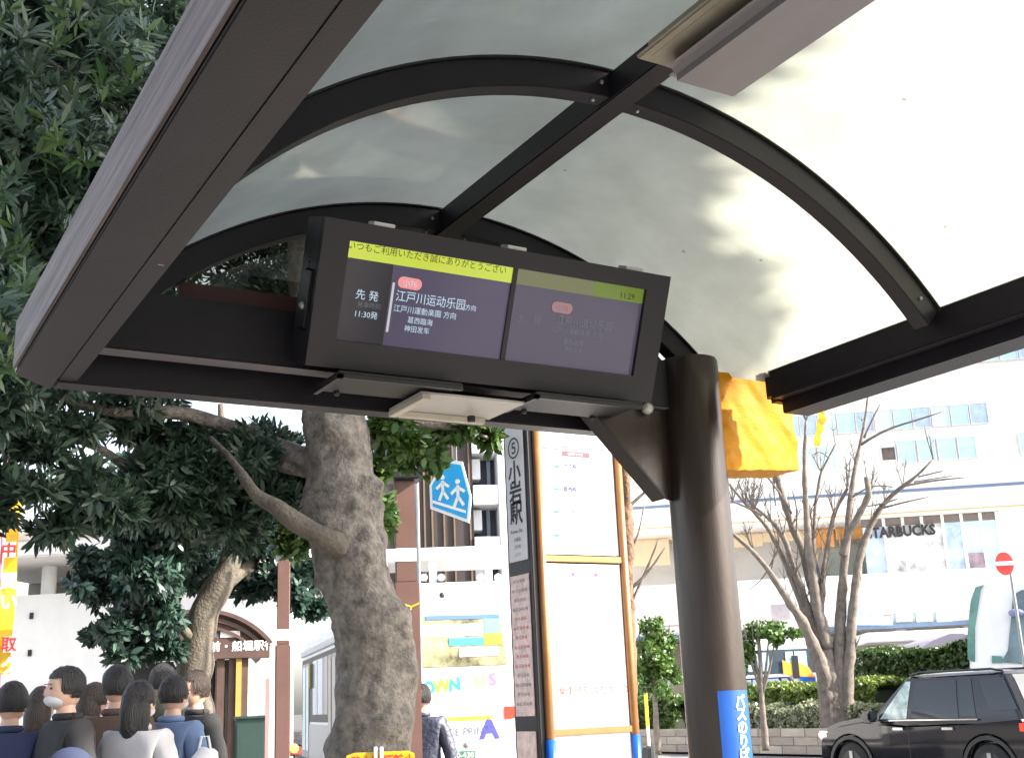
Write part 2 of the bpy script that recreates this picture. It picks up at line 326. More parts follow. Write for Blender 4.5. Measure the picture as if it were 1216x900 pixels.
# yellow plastic wrapped joint
ym = mat('yellow_plastic_sheet', (.48, .20, .002), .5, 0, .12, 7, .10, 30, spec=.12, stretch=(1.5, 1, 6))
b_ = ym.node_tree.nodes['Principled BSDF']
mb = MB(); x0, x1, z0, z1 = sh(2.352, 2.72, 0), sh(2.655, 2.86, 0), sh(0, 0, 2.262).z, sh(0, 0, 2.565).z
bm = bmesh.new(); bmesh.ops.create_cube(bm, size=1)
bmesh.ops.subdivide_edges(bm, edges=bm.edges[:], cuts=22, use_grid_fill=True)
for v in bm.verts:
    x, y, z = v.co; s_ = (1 - .06*(1-abs(2*z)))
    X = (x0.x+x1.x)/2+(x1.x-x0.x)*x*s_; Y = (x0.y+x1.y)/2+(x1.y-x0.y)*y; Z = (z0+z1)/2+(z1-z0)*z + (x)*.02
    if z < -.3: X -= (x-.5)*-.0
    q = Vector((X, Y, Z)); a = noise.noise(Vector((X*16+Z*7, Y*14, Z*5)))*.004 + noise.noise(Vector((X*60-Z*35, Y*40, Z*20)))*.003 + abs(noise.noise(Vector((X*30+Z*22, Y*10, Z*5+4))))*.009
    nn = Vector((x, y, z)); m_ = max(abs(x), abs(y), abs(z)); nn = Vector([c_ if abs(c_) > .93*m_ else 0 for c_ in nn]).normalized()
    v.co = q + nn*a
me = bpy.data.meshes.new('plastic_wrap'); bmesh.ops.recalc_face_normals(bm, faces=bm.faces); bm.to_mesh(me); bm.free(); me.materials.append(ym)
for p in me.polygons: p.use_smooth = True
me.set_sharp_from_angle(angle=R(50))
o = link(bpy.data.objects.new('plastic_wrap', me)); wrap = thing('wrapped_joint', 'bright yellow plastic sheet wrapped round the joint beside the round post', 'plastic wrap'); o.parent = wrap
mb = MB(); P = []
for i in range(9):
    t = i/8; p = sh(2.775+.012*math.sin(t*5), 2.72+.02*t, 2.50-.14*t); wv = .022*(1-.3*t)
    P += [p+Vector((-wv, 0, .01*math.sin(i*2))), p+Vector((wv, .01*math.cos(i*3), 0))]
mb.add(P, [(2*i, 2*i+1, 2*i+3, 2*i+2) for i in range(8)]); mb.build('loose_strip', ym, wrap, smooth=True)
# stickers on the post
st = thing('blue_sign_sticker', 'blue vertical bus stop sticker wrapped round the bronze post', 'sticker', W)
def wrapstrip(a0, a1, z0, z1, r, m, name, parent):
    mb = MB(); P = []; n = 10
    for j in range(n+1): a = a0+(a1-a0)*j/n; P += [(pb.x+r*math.cos(a), pb.y+r*math.sin(a), z0), (pb.x+r*math.cos(a), pb.y+r*math.sin(a), z1)]
    mb.add(P, [(2*j, 2*j+2, 2*j+3, 2*j+1) for j in range(n)]); return mb.build(name, m, parent, smooth=True, W=W)
to_cam = math.atan2(-pb.y, -pb.x)
zt = G(858, 820, math.hypot(pb.x, pb.y)).z
wrapstrip(to_cam+.05, to_cam+1.25, .35, zt, pr+.002, BLUE, 'sheet', st)
for k, ch in enumerate('バスのりば⑤'):
    a = to_cam+.80; n_ = Vector((math.cos(a), math.sin(a), 0)); t_ = Vector((-math.sin(a), math.cos(a), 0)); p = pb+n_*(pr+.003)+Vector((0, 0, zt-.035-.043*k-pb.z))
    text(ch, .05, WHI, st, W.inverted() @ Matrix(((t_.x, 0, n_.x, p.x), (t_.y, 0, n_.y, p.y), (0, 1, 0, p.z), (0, 0, 0, 1))), bold=.0012)
ch_ = thing('yellow_lettered_strip', 'narrow yellow lettered plastic strip hanging down behind the round post', 'strip', W)
mb = MB(); ztop = G(875, 795, 4.6).z
for k in range(16):
    z = ztop-.075*k; p = G(874+k*1.15, 800+k*22, 4.62)
    mb.sphere((p.x, p.y, z), .03, 6, (.75, .35, 1.15 if k % 2 else .9))
mb.build('link', mat('cream_yellow_plastic', (.5, .43, .12), .5, 0, .2, 20), ch_, smooth=True, W=W)

# ================================================================== DISPLAY
T = sh(.99, 2.51, 2.752); Bm = sh(.99, 2.645, 2.415); H_ = (T-Bm).length; Wd = 1.045*1.2
tilt = math.atan2(Bm.y-T.y, T.z-Bm.z)
MT = Matrix.Translation(Bm) @ Matrix.Rotation(-(-tilt), 4, 'X')
MT = Matrix.Translation(Bm) @ Matrix.Rotation(tilt, 4, 'X')
tv = thing('departure_display', 'dark hanging electronic departure display with two lit screens', 'display', MT)
D_ = .15
mb = MB(); mb.box(0, Wd, .02, D_, 0, H_); mb.build('case', CASE, tv, .004)
def scr(px, py): u, z = hit(MT, px, py); return u, z
sx0, sz1 = scr(416, 284); sx1, _ = scr(767, 352); _, sz0 = scr(752, 449)
_, zb1 = scr(416, 284); sz0 = scr(600, 428)[1]; sz1 = scr(600, 316)[1]; zmid = scr(600, 335)[1]
sxm = scr(607, 370)[0]
mb = MB(); mb.box(0, Wd, 0, .02, 0, sz0); mb.box(0, Wd, 0, .02, sz1, H_); mb.box(0, sx0, 0, .02, sz0, sz1); mb.box(sx1, Wd, 0, .02, sz0, sz1)
mb.build('bezel', CASE, tv)
mb = MB(); mb.box(sxm-.008, sxm+.008, .008, .02, sz0, sz1); mb.build('divider', BLACK, tv)
def em(name, c, s, base=(.02, .02, .02), rough=.15): return mat(name, base, rough, 0, .1, 3, emit=c, estr=s)
def panel(x0, x1, z0, z1, y, name, m, parent=tv): return MB().box(x0, x1, y, y+.004, z0, z1).build(name, m, parent)
S1 = em('screen_glow_violet', (.105, .085, .16), .16, (.03, .027, .038)); S2 = em('screen_glow_grey_violet', (.11, .095, .15), .15, (.03, .027, .038)); S0 = em('screen_reflected_dark', (.03, .025, .05), .1)  # violets mix screen glow with reflection; the dark tone is a painted reflection
Y1 = em('screen_band_yellow', (.62, .72, .06), .25); Y2 = em('screen_band_dim', (.26, .27, .12), .16); Y3 = em('screen_band_green', (.25, .38, .03), .14)
xl = scr(459, 370)[0]; scl = panel(sx0, sxm-.008, sz0, sz1, .016, 'screen', S1); scrr = panel(sxm+.008, sx1, sz0, sz1, .016, 'screen', S2)
panel(sx0, xl+.008, sz0, zmid, .0145, 'dark_reflection', S0, scl)  # reflection of something dark, painted on the left of the screen
zm = zmid; panel(sx0, sxm-.008, zm, sz1-.001, .0140, 'yellow_band', Y1, scl)
xg = scr(708, 345)[0]; panel(sxm+.008, xg, zm, sz1-.001, .0140, 'dim_band', Y2, scrr); panel(xg, sx1-.001, zm, sz1-.001, .0140, 'green_band', Y3, scrr)
panel(scr(464, 370)[0], scr(466.5, 370)[0], scr(464, 395)[1], scr(464, 335)[1], .0135, 'rule', em('rule_white', (.5, .5, .55), .3), scl)
TXW = em('screen_text_blue_white', (.55, .72, .85), .26, (.05, .05, .06)); TXD = em('screen_text_dim', (.3, .32, .36), .11); TXK = flat('screen_text_dark', (.02, .03, .01)); PK = em('screen_pink', (.75, .28, .28), .3); PKD = em('screen_pink_dim', (.4, .2, .22), .22)
def st_(s, px, py, sz, m, par, **k): u, z = scr(px, py); text(s, sz*.80, m, par, onface(u, z, .0125), **k)
pxm = Wd/415.
st_('いつもご利用いただき誠にありがとうござい', 513, 306.5, .0338, TXK, scl)
st_('先 発', 438, 351, .041, TXW, scl); st_('発車時刻', 440, 363, .024, TXD, scl); st_('11:30発', 437, 374, .030, TXW, scl)
st_('江戸川运动乐园', 514, 357, .046, TXW, scl, wide=.93); st_('方向', 561, 366, .025, TXW, scl)
st_('江戸川運動楽園 方向', 507, 371, .029, TXW, scl); st_('葛西臨海', 501, 382, .027, TXW, scl); st_('神田发车', 497, 392, .027, TXW, scl)
st_('次　発', 630, 380, .04, TXD, scrr); st_('江戸川运动乐园', 697, 384, .043, TXD, scrr, wide=.93); st_('江戸川運動楽園 方向', 688, 395, .027, TXD, scrr); st_('葛西臨海', 683, 407, .025, TXD, scrr); st_('神田发车', 683, 416, .023, TXD, scrr); st_('11:29', 748, 352, .035, TXK, scrr)
for px, py, m_, par in ((489, 337, PK, scl), (670, 366, PKD, scrr)):
    u, z = scr(px, py); mb = MB(); P = []
    poly = [(u+.022*(1 if math.cos(t) > 0 else -1)+.018*math.cos(t), z+.018*math.sin(t)) for t in [i*math.pi/8+.01 for i in range(16)]]
    mb.prism(poly, .0125, .0138); mb.build('route_badge', m_, par)
    st_('小76', px, py, .030, TXW if par is scl else TXD, par)
for u in (.16, .62, 1.08): MB().box(u, u+.07, .02, .07, H_, H_+.012).build('hanger_clip', mat('pale_clip', (.62, .62, .6), .4, .3), tv, .002)
u0 = Wd; MB().box(-.010, 0, .03, .10, .10, .28).build('side_bracket', BLACK, tv, .008); MB().sphere((-.012, .06, .17), .012, 6).build('bolt', STEEL, tv, smooth=True)
for k in range(8): MB().box(-.003, 0, .085, .115, .20+k*.016, .207+k*.016).build('vent_slot', BLACK, tv)
# under-slung hatches and sensor tray, level
for (xa, xb, ya, yb, zz, nm, mm) in ((1.06, 1.40, 2.60, 2.775, 2.398, 'hatch_plate', CASE), (1.62, 1.97, 2.60, 2.775, 2.398, 'hatch_plate', CASE)):
    mb = MB(); sbox(mb, xa, xb, ya, yb, zz-.008, zz); mb.build(nm, mm, tv, .002, W=MT)
    mb = MB()
    for e in ((xa, xa+.012, ya, yb), (xa, xb, ya, ya+.012)): sbox(mb, e[0], e[1], e[2], e[3], zz-.018, zz-.0085)
    mb.build('hatch_rail', BLACK, tv, 0, W=MT)
    for xx in (xa+.06, xb-.06): p = sh(xx, yb-.01, zz-.012); MB().sphere(p, .010, 6).build('bolt', BLACK, tv, smooth=True, W=MT)
mb = MB(); sbox(mb, 1.31, 1.62, 2.66, 2.86, 2.378, 2.384); mb.build('sensor_tray', GREYP, tv, .001, W=MT)
mb = MB(); sbox(mb, 1.31, 1.335, 2.655, 2.865, 2.362, 2.3775); sbox(mb, 1.336, 1.60, 2.845, 2.866, 2.362, 2.3775); mb.build('tray_rim', mat('cream_plastic', (.5, .46, .38), .5), tv, .002, W=MT)
p = sh(1.53, 2.80, 2.368); MB().tube([p, p-Vector((0, 0, .02))], .014, 12).build('sensor', BLACK, tv, .002, W=MT)

# ================================================================== TREES
def resample(pts, n):
    P = np.array(pts, float); d = np.r_[0, np.cumsum(np.linalg.norm(np.diff(P[:, :3], axis=0), axis=1))]; t = np.linspace(0, d[-1], n)
    Q = np.stack([np.interp(t, d, P[:, k]) for k in range(P.shape[1])], 1)
    for _ in range(3): Q[1:-1] = (Q[:-2]+2*Q[1:-1]+Q[2:])/4
    return Q
def limb(mb, pts, n=24, seg=10, disp=None):
    Q = resample(pts, n); mb.tube([Vector(q[:3]) for q in Q], list(Q[:, 3]), seg, disp=disp)
def pl(px, py, H, rpx): p = G(px, py, H); return (p.x, p.y, p.z, rpx*H/FPX)
def leaves(name, m, parent, centres, nrm_bias, L=.11, Wl=.028, per=11, kind='stuff', spread=.55, W=None, up=.5):
    """centres Nx3: sprig positions. each sprig: leaves radiating round a twig tip"""
    n = len(centres); ax = rng.normal(size=(n, 3))*.7 + nrm_bias; ax /= np.linalg.norm(ax, axis=1)[:, None]
    k = per; C = np.repeat(centres, k, 0); A = np.repeat(ax, k, 0); N_ = len(C)
    r = rng.normal(size=(N_, 3)); r -= A*(r*A).sum(1)[:, None]; r /= np.linalg.norm(r, axis=1)[:, None]
    along = rng.uniform(-.5, .5, N_)[:, None]; tt = rng.uniform(.15, up, N_)[:, None]
    d = r*(1-tt)+A*tt; d /= np.linalg.norm(d, axis=1)[:, None]
    s = np.cross(d, A); s /= (np.linalg.norm(s, axis=1)[:, None]+1e-9)
    nn = np.cross(s, d); sz = rng.uniform(.65, 1.2, N_)[:, None]; Lx = L*sz; Wx = Wl*sz
    p0 = C+A*along*L*1.2+d*.008; droop = -nn*Lx*.12*np.sign(nn[:, 2:3])
    V = np.stack([p0, p0+d*Lx*.35+s*Wx, p0+d*Lx*.35-s*Wx, p0+d*Lx*.72+s*Wx*.8+droop*.4, p0+d*Lx*.72-s*Wx*.8+droop*.4, p0+d*Lx+droop], 1).reshape(-1, 3)
    b = np.arange(N_)[:, None]*6
    T = (b+np.array([[0, 1, 2]])), (b+np.array([[3, 5, 4]])); Qd = b+np.array([[1, 3, 4, 2]])
    me = bpy.data.meshes.new(name)
    loops = np.concatenate([np.concatenate([T[0], Qd, T[1]], 1).reshape(-1)]); 
    me.vertices.add(len(V)); me.vertices.foreach_set('co', V.ravel()); me.loops.add(len(loops)); me.loops.foreach_set('vertex_index', loops.astype(np.int32))
    tot = np.tile([3, 4, 3], N_); st0 = np.r_[0, np.cumsum(tot)[:-1]]
    me.polygons.add(len(tot)); me.polygons.foreach_set('loop_start', st0.astype(np.int32)); me.polygons.foreach_set('loop_total', tot.astype(np.int32)); me.update(calc_edges=True)
    me.materials.append(m); o = link(bpy.data.objects.new(name, me)); o.parent = parent
    if kind: o['kind'] = kind
    return o
def blobs(B):
    out = []; nb = []
    for (px, py, H, rx, rz, n) in B:
        c = np.array(G(px, py, H)); q = rng.normal(size=(n, 3)); q /= np.linalg.norm(q, axis=1)[:, None]; rad = rng.uniform(.25, 1, n)**.6
        # clump: pull towards a few sub-centres so gaps and dark pockets appear
        k = max(3, n//28); sub = rng.normal(size=(k, 3)); sub /= np.linalg.norm(sub, axis=1)[:, None]; sub *= rng.uniform(.3, 1, k)[:, None]
        pick = sub[rng.integers(0, k, n)]; pos = pick*.75+q*rad[:, None]*.33
        out.append(c+pos*np.array([rx, rx, rz])); nb.append(q*.5+pick*.5+np.array([0, 0, .45]))
    return np.concatenate(out), np.concatenate(nb)
TO = Vector(G(400, 895, 7.0)); TREE = thing('street_tree', 'large evergreen street tree with knobbly grey trunk at the shelter end', 'tree')
def d1(q, r, dr):
    a = noise.noise(q*3.0)*.10*r*2 + noise.noise(q*9)*.05*r*2+noise.noise(Vector((q.x*20, q.y*20, q.z*38)))*.0055+max(0, noise.noise(q*13+Vector((5, 5, 5)))-.25)*.04
    for (k, rr, h) in KN:
        e = (q-k).length; a += h*math.exp(-(e/rr)**2)
    return a
KN = [(G(468, 860, 6.8), .10, .06), (G(487, 790, 6.9), .14, .05), (G(480, 735, 6.9), .12, .04), (G(446, 575, 6.9), .07, .05), (G(395, 505, 6.8), .09, .05), (G(432, 655, 6.75), .10, .05), (G(410, 645, 6.7), .07, .05)]
mb = MB(); lo = G(434, 900, 7)
base = (lo.x+.02, lo.y, 0, .34)
limb(mb, [base, (lo.x, lo.y, .35, .27), pl(436, 900, 7, 51), pl(443, 850, 7, 45), pl(445, 800, 7, 44), pl(441, 760, 7, 44), pl(433, 725, 7, 43), pl(424, 690, 7, 41), pl(413, 640, 7, 43), pl(406, 600, 7, 44), pl(402, 560, 7, 40), pl(398, 500, 7, 38), pl(392, 440, 7.1, 34), pl(370, 330, 7.2, 28), pl(350, 200, 7.3, 20), pl(340, 60, 7.5, 10)], 260, 72, d1)
mb.build('trunk', BARK, TREE, smooth=True)
mb = MB(); dd = lambda q, r, dr: noise.noise(q*8)*.25*r
limb(mb, [pl(440, 672, 7.05, 22), pl(414, 655, 6.86, 17), pl(385, 638, 6.7, 12), pl(355, 622, 6.7, 12), pl(325, 600, 6.7, 11), pl(303, 588, 6.7, 7), pl(292, 570, 6.75, 6), pl(275, 545, 6.9, 4), pl(250, 520, 7.1, 3)], 50, 14, dd); mb.build('limb', BARK2, TREE, smooth=True)
mb = MB()
limb(mb, [pl(395, 560, 7.1, 16), pl(330, 530, 7.3, 11), pl(255, 500, 7.3, 9), pl(210, 488, 7.2, 8), pl(150, 492, 7.1, 7), pl(90, 480, 7, 5), pl(20, 440, 6.8, 4)], 40, 10, dd)
limb(mb, [pl(385, 560, 7.2, 12), pl(300, 545, 7.4, 9), pl(220, 590, 7.4, 7), pl(150, 555, 7.3, 6), pl(120, 532, 7.2, 5), pl(60, 510, 7, 4), pl(-20, 520, 6.8, 3)], 40, 10, dd)
limb(mb, [pl(350, 250, 7.3, 16), pl(230, 180, 7, 9), pl(120, 120, 6.6, 6), pl(40, 60, 6.4, 4)], 30, 8, dd)
limb(mb, [pl(385, 420, 7.1, 18), pl(230, 400, 7, 10), pl(110, 330, 6.7, 7), pl(30, 230, 6.4, 4)], 30, 8, dd)
limb(mb, [pl(398, 520, 7.05, 15), pl(470, 500, 7.3, 9), pl(540, 505, 7.5, 5), pl(580, 520, 7.5, 2)], 24, 8, dd)
mb.build('limb', BARK, TREE, smooth=True)
C1, N1 = blobs([(-20, 40, 6.4, .8, .7, 520), (110, 60, 6.8, .8, .7, 620), (190, 20, 7.2, .7, .5, 300), (0, 190, 6.2, .75, .6, 480), (110, 200, 6.6, .75, .6, 540), (180, 130, 7.4, .6, .6, 200),
    (-10, 320, 6.2, .75, .6, 520), (80, 330, 6.6, .75, .6, 520), (20, 430, 6.2, .6, .45, 380), (120, 430, 7.0, .6, .5, 300), (40, 100, 8.5, 1.1, 1.2, 520), (30, 330, 8.5, 1.0, 1.0, 420), (220, 250, 7.8, .9, .9, 350),
    (330, 120, 8.2, 1.2, 1.0, 300), (330, 330, 7.9, .9, .7, 380),
    (20, 490, 6.6, .45, .18, 90), (90, 500, 6.8, .4, .14, 60), (40, 560, 6.4, .38, .16, 110), (10, 600, 6.2, .3, .10, 60), (100, 600, 6.3, .35, .12, 90), (70, 625, 6.4, .25, .06, 34),
    (190, 515, 7.4, .45, .2, 150), (270, 530, 7.4, .5, .28, 300), (330, 560, 7.6, .4, .35, 280), (220, 570, 7.4, .45, .25, 260), (150, 590, 7.2, .4, .16, 140), (300, 620, 7.6, .35, .18, 160), (200, 610, 7.3, .35, .13, 120)])
leaves('crown', LEAF, TREE, C1, N1, .088, .0115, 19, up=.6)
C1, N1 = blobs([(470, 515, 7.3, .3, .17, 150), (530, 508, 7.6, .32, .13, 110), (575, 520, 7.6, .12, .07, 22), (455, 560, 8.2, .14, .25, 70), (450, 610, 8.4, .10, .28, 60), (500, 545, 7.4, .16, .07, 34), (350, 640, 8.0, .2, .2, 60)])
leaves('lower_foliage', leafmat('mid_green_leaf', (.03, .075, .018), (.10, .17, .04)), TREE, C1, N1, .095, .022)
for k in range(70):      # large single sprays near the eye, each a part
    px = random.uniform(-10, 215); py = random.uniform(-10, 440)
    if px > 225-.52*py+ -10: px = random.uniform(-10, max(5, 200-.5*py))
    c = np.array([G(px, py, random.uniform(5.0, 5.7))])
    leaves('leaf_spray', LEAFM if k % 3 == 0 else LEAF, TREE, c, np.array([[-.2, -.5, .6]]), .115, .012, 17, None, up=.65)
# second tree
TREE2 = thing('street_tree', 'smaller leaning evergreen tree with blue green crown beside the far shelter', 'tree')
mb = MB(); q = G(230, 880, 13)
limb(mb, [(q.x, q.y, 0, .26), pl(228, 860, 13, 22), pl(232, 780, 13, 20), pl(240, 735, 13, 17), pl(252, 705, 13, 16), pl(268, 688, 13, 15), pl(275, 660, 13, 12), pl(272, 620, 13, 10), pl(265, 560, 13, 7), pl(262, 480, 13, 4)], 60, 16, lambda q, r, dr: noise.noise(q*4)*.3*r)
limb(mb, [pl(268, 690, 13, 11), pl(285, 680, 13.2, 8), pl(310, 655, 13.5, 6), pl(340, 620, 13.6, 4)], 20, 8)
limb(mb, [pl(235, 770, 13, 9), pl(225, 755, 12.9, 6), pl(200, 730, 12.7, 4), pl(160, 720, 12.6, 3)], 20, 8)
limb(mb, [pl(270, 640, 13, 8), pl(230, 640, 12.7, 5), pl(180, 650, 12.5, 3)], 20, 8)
mb.build('trunk', BARK2, TREE2, smooth=True)
C1, N1 = blobs([(225, 590, 12.6, .9, .45, 560), (215, 665, 14.2, .8, .5, 420), (190, 725, 14.0, .6, .4, 260), (120, 620, 12.8, .5, .3, 160), (180, 640, 12.8, .7, .4, 420), (150, 690, 12.6, .6, .3, 320), (180, 700, 12.4, .4, .3, 180), (160, 735, 12.6, .45, .28, 240), (130, 750, 12.6, .4, .17, 130), (110, 665, 12.7, .25, .12, 60), (170, 775, 12.6, .4, .15, 110),
    (315, 630, 13.4, .6, .5, 380), (340, 690, 13.4, .45, .3, 260), (360, 720, 13.4, .25, .12, 60), (310, 700, 13.6, .3, .18, 70), (200, 560, 13.3, .9, .5, 380), (290, 570, 13.4, .7, .4, 260)])
leaves('crown', LEAF2, TREE2, C1, N1, .115, .022, 15)
# unseen tree added right of the camera; crown shaped to shade the shelter
SHADE_TREE = thing('street_tree', 'added unseen evergreen tree whose crown shades the shelter roof', 'tree')
mb = MB(); limb(mb, [(3.75, -1.6, 0, .26), (3.75, -1.6, 1.5, .2), (3.9, -1.4, 4.5, .18), (4.3, -1.0, 7, .14), (4.6, -.6, 10, .07)], 60, 18, lambda q, r, dr: noise.noise(q*4)*.3*r)
for e in ((6.2, .6, 8.6), (3.2, 1.2, 8.2), (6.8, 2.0, 7.6), (5.6, -3, 8.8), (3.0, -2.6, 9.2)): limb(mb, [(4.0, -1.3, 5.2, .09), ((4+e[0])/2, (e[1]-1.3)/2, 6.8, .06), (*e, .02)], 16, 8)
mb.build('trunk', BARK, SHADE_TREE, smooth=True)
def wblobs(B):
    out = []; nb = []
    for (x, y, z, rx, rz, n) in B:
        q = rng.normal(size=(n, 3)); q /= np.linalg.norm(q, axis=1)[:, None]; q2 = q*rng.uniform(.1, 1, n)[:, None]**.5; out.append(np.array([x, y, z])+q2*np.array([rx, rx, rz])); nb.append(q+np.array([0, 0, .5]))
    return np.concatenate(out), np.concatenate(nb)
C1, N1 = wblobs([(4.2, -1.2, 8.6, 2.6, 2.2, 4200), (3.4, .3, 8.2, 1.8, 1.7, 2000), (5.9, .4, 8.4, 1.6, 1.6, 1500), (6.9, 1.6, 8.0, 1.3, 1.6, 1300), (7.0, 2.6, 8.4, 1.1, 1.5, 900), (5.6, 1.6, 9.6, 1.6, 1.4, 1200), (2.2, -1.2, 8.8, 1.8, 1.6, 1300), (5.5, -3.2, 9, 1.8, 1.6, 1000), (5.0, -1.0, 6.8, 1.1, .8, 1600), (5.5, -.3, 6.75, 1.0, .75, 1500), (4.3, -1.9, 6.6, 1.2, .9, 1300), (6.3, .4, 6.35, .9, .85, 1000), (7.4, 2.2, 6.9, .8, .9, 800), (7.0, 2.7, 5.7, .6, 1.1, 900), (3.4, -1.6, 6.4, 1.1, .9, 900)])  # clumps set on the sun's path to shade roof, trunk and wrap
leaves('crown', LEAF, SHADE_TREE, C1, N1, .13, .034, 9)
# small rough tree beside the notice case
T3 = thing('roadside_tree', 'thin rough barked bare tree rising behind the lit notice case', 'tree'); q = G(752, 900, 11)
mb = MB(); limb(mb, [(q.x, q.y, 0, .09), pl(752, 900, 11, 7), pl(748, 780, 11, 7), pl(744, 640, 11, 8), pl(740, 530, 11, 7), pl(738, 400, 11, 6)], 90, 14, lambda q, r, dr: noise.noise(q*14)*.9*r*.5)
mb.build('trunk', mat('orange_brown_bark', (.16, .09, .055), .9, 0, .5, 14, 1, 40), T3, smooth=True)
mb = MB()
for P in ([(742, 605, 3), (760, 590, 2), (775, 575, 1.5), (790, 560, 1)], [(748, 700, 2.5), (770, 680, 2), (790, 650, 1.2)], [(745, 660, 2), (757, 640, 1.2), (765, 600, .8)], [(748, 720, 2), (775, 660, 1.4), (782, 640, 1)]):
    limb(mb, [pl(x, y, 11, r) for x, y, r in P], 10, 6)
mb.build('twig', BARKB, T3, smooth=True)
# bare multi-stem tree
BT = thing('bare_tree', 'leafless many stemmed tree spreading above the hedge', 'tree'); HB = 29.
stems = [[(866, 630, 3), (895, 655, 4), (915, 680, 5), (935, 712, 6), (952, 735, 7), (970, 775, 9), (982, 812, 11)],
 [(862, 570, 2), (885, 598, 3), (908, 620, 3.5), (925, 650, 4), (940, 685, 5), (955, 720, 6), (972, 760, 8), (984, 812, 9)],
 [(890, 597, 2.5), (915, 617, 3.5), (930, 635, 4), (945, 680, 5), (962, 730, 6), (980, 780, 7)],
 [(912, 540, 5.5), (920, 560, 6), (930, 590, 5.5), (940, 625, 6), (955, 655, 6), (965, 700, 7), (976, 745, 8), (988, 812, 10)],
 [(957, 500, 2.6), (955, 560, 4), (958, 620, 5), (963, 670, 6), (970, 720, 7), (982, 770, 8)],
 [(992, 528, 1.5), (975, 560, 2.2), (968, 600, 2.5), (966, 640, 2.5), (965, 670, 3)],
 [(1031, 468, 1.8), (1026, 510, 3), (1016, 550, 4), (1010, 590, 4.5), (1006, 640, 5), (1001, 680, 6), (998, 740, 7), (996, 812, 8)],
 [(1006, 580, 3), (990, 610, 3.5), (982, 650, 3.5), (977, 690, 4), (974, 735, 5)],
 [(1108, 545, 1.6), (1090, 565, 2.4), (1072, 577, 3.4), (1050, 595, 3.6), (1033, 625, 5), (1020, 660, 5.5), (1013, 720, 6.5), (1009, 780, 7), (1004, 812, 8)],
 [(1029, 566, 5), (1032, 588, 5.5), (1020, 610, 5), (1007, 635, 5), (1002, 660, 5)],
 [(870, 595, 2), (895, 606, 2), (905, 612, 2.2)], [(918, 552, 3), (919, 580, 2), (921, 600, 1)]]
tw = [[(1104, 518, 1), (1108, 545, 1.5)], [(1072, 577, 2), (1110, 570, 1.6), (1145, 567, 1)], [(1040, 605, 2), (1070, 597, 1.7), (1102, 590, 1)], [(1022, 528, 2.5), (1045, 512, 2), (1070, 503, 2), (1095, 498, 1.6), (1118, 489, 1)], [(1045, 480, 1), (1035, 500, 1.6), (1026, 520, 2)],
 [(1066, 592, 1.5), (1050, 598, 1.5), (1030, 601, 1)], [(1090, 566, 1.4), (1120, 559, 1)], [(1085, 572, 1.2), (1130, 565, .8)], [(880, 530, 1), (905, 560, 1.4), (925, 580, 1.8), (940, 610, 2)], [(985, 545, 1), (975, 535, 1), (965, 540, .7)], [(1012, 590, 1.6), (1035, 575, 1.2), (1060, 578, 1)],
 [(925, 650, 1.5), (905, 690, 1), (890, 700, .6)], [(945, 640, 1.6), (947, 600, 1.2), (940, 580, .8)]]
for i in range(190):
    s_ = random.choice(stems); k = random.randrange(0, len(s_)-1); x, y, r = s_[k]; dx = random.uniform(-1, 1)*28; dy = -random.uniform(14, 44); dx *= .6; tw.append([(x, y, .9), (x+dx*.5, y+dy*.6, .6), (x+dx*.8, y+dy*1.1, .35)])
for P in list(tw[-190:]):
    (x, y, r) = P[1]
    for sd in (-1, 1): tw.append([(x, y, .5), (x+sd*random.uniform(3, 9), y-random.uniform(5, 14), .3)])
for P in stems:
    mb = MB(); off = random.uniform(-.8, .8); n = len(P)
    limb(mb, [pl(x, y, HB+off*(1-j/(n-1)), r*(.62+.30*j/(n-1))) for j, (x, y, r) in enumerate(P)] + ([(lambda p: (p.x, p.y, .3, r*HB/FPX*1.2))(G(x, y, HB)) for x, y, r in P[-1:]] if P[-1][1] > 800 else []), 40, 9, lambda q, r, dr: noise.noise(q*5)*.35*r)
    mb.build('stem', BARKB, BT, smooth=True)
mb = MB()
for P in tw: limb(mb, [pl(x, y, HB, r*.75) for x, y, r in P], 8, 5)
o = mb.build('twigs', BARKB, BT, smooth=True); o['kind'] = 'stuff'
# small leafy trees and bare saplings
def leafytree(label, px, y0, y1, H, B, m, L_=.10):
    t = thing('small_tree', label, 'tree'); mb = MB(); q = G(px, y1, H)
    limb(mb, [(q.x, q.y, .3, .07), pl(px, y1, H, 3), pl(px-2, (y0+y1)/2, H, 2.4), pl(px-6, y0, H, 1.5)], 20, 8, lambda q, r, dr: noise.noise(q*9)*.3*r)
    for a in (-12, 9, 18, -22): limb(mb, [pl(px, y1-15, H, 2), pl(px+a*.6, (y0+y1)/2, H, 1.4), pl(px+a, y0+6, H, .8)], 10, 6)
    mb.build('trunk', BARKB, t, smooth=True); C, N_ = blobs(B); leaves('crown', m, t, C, N_, L_, L_*.3, 9); return t
leafytree('small bright green leafy tree left of the round post', 778, 735, 840, 25, [(775, 770, 25, .65, .6, 330), (790, 800, 25, .5, .5, 220), (768, 810, 25, .4, .4, 130), (785, 750, 25, .4, .35, 90)], LEAFY, .09)
leafytree('small green leafy tree just right of the round post', 905, 735, 840, 25, [(895, 752, 25, .7, .35, 240), (925, 755, 25, .4, .3, 90), (888, 790, 25, .5, .5, 110), (880, 815, 25, .35, .3, 90)], LEAFY, .085)
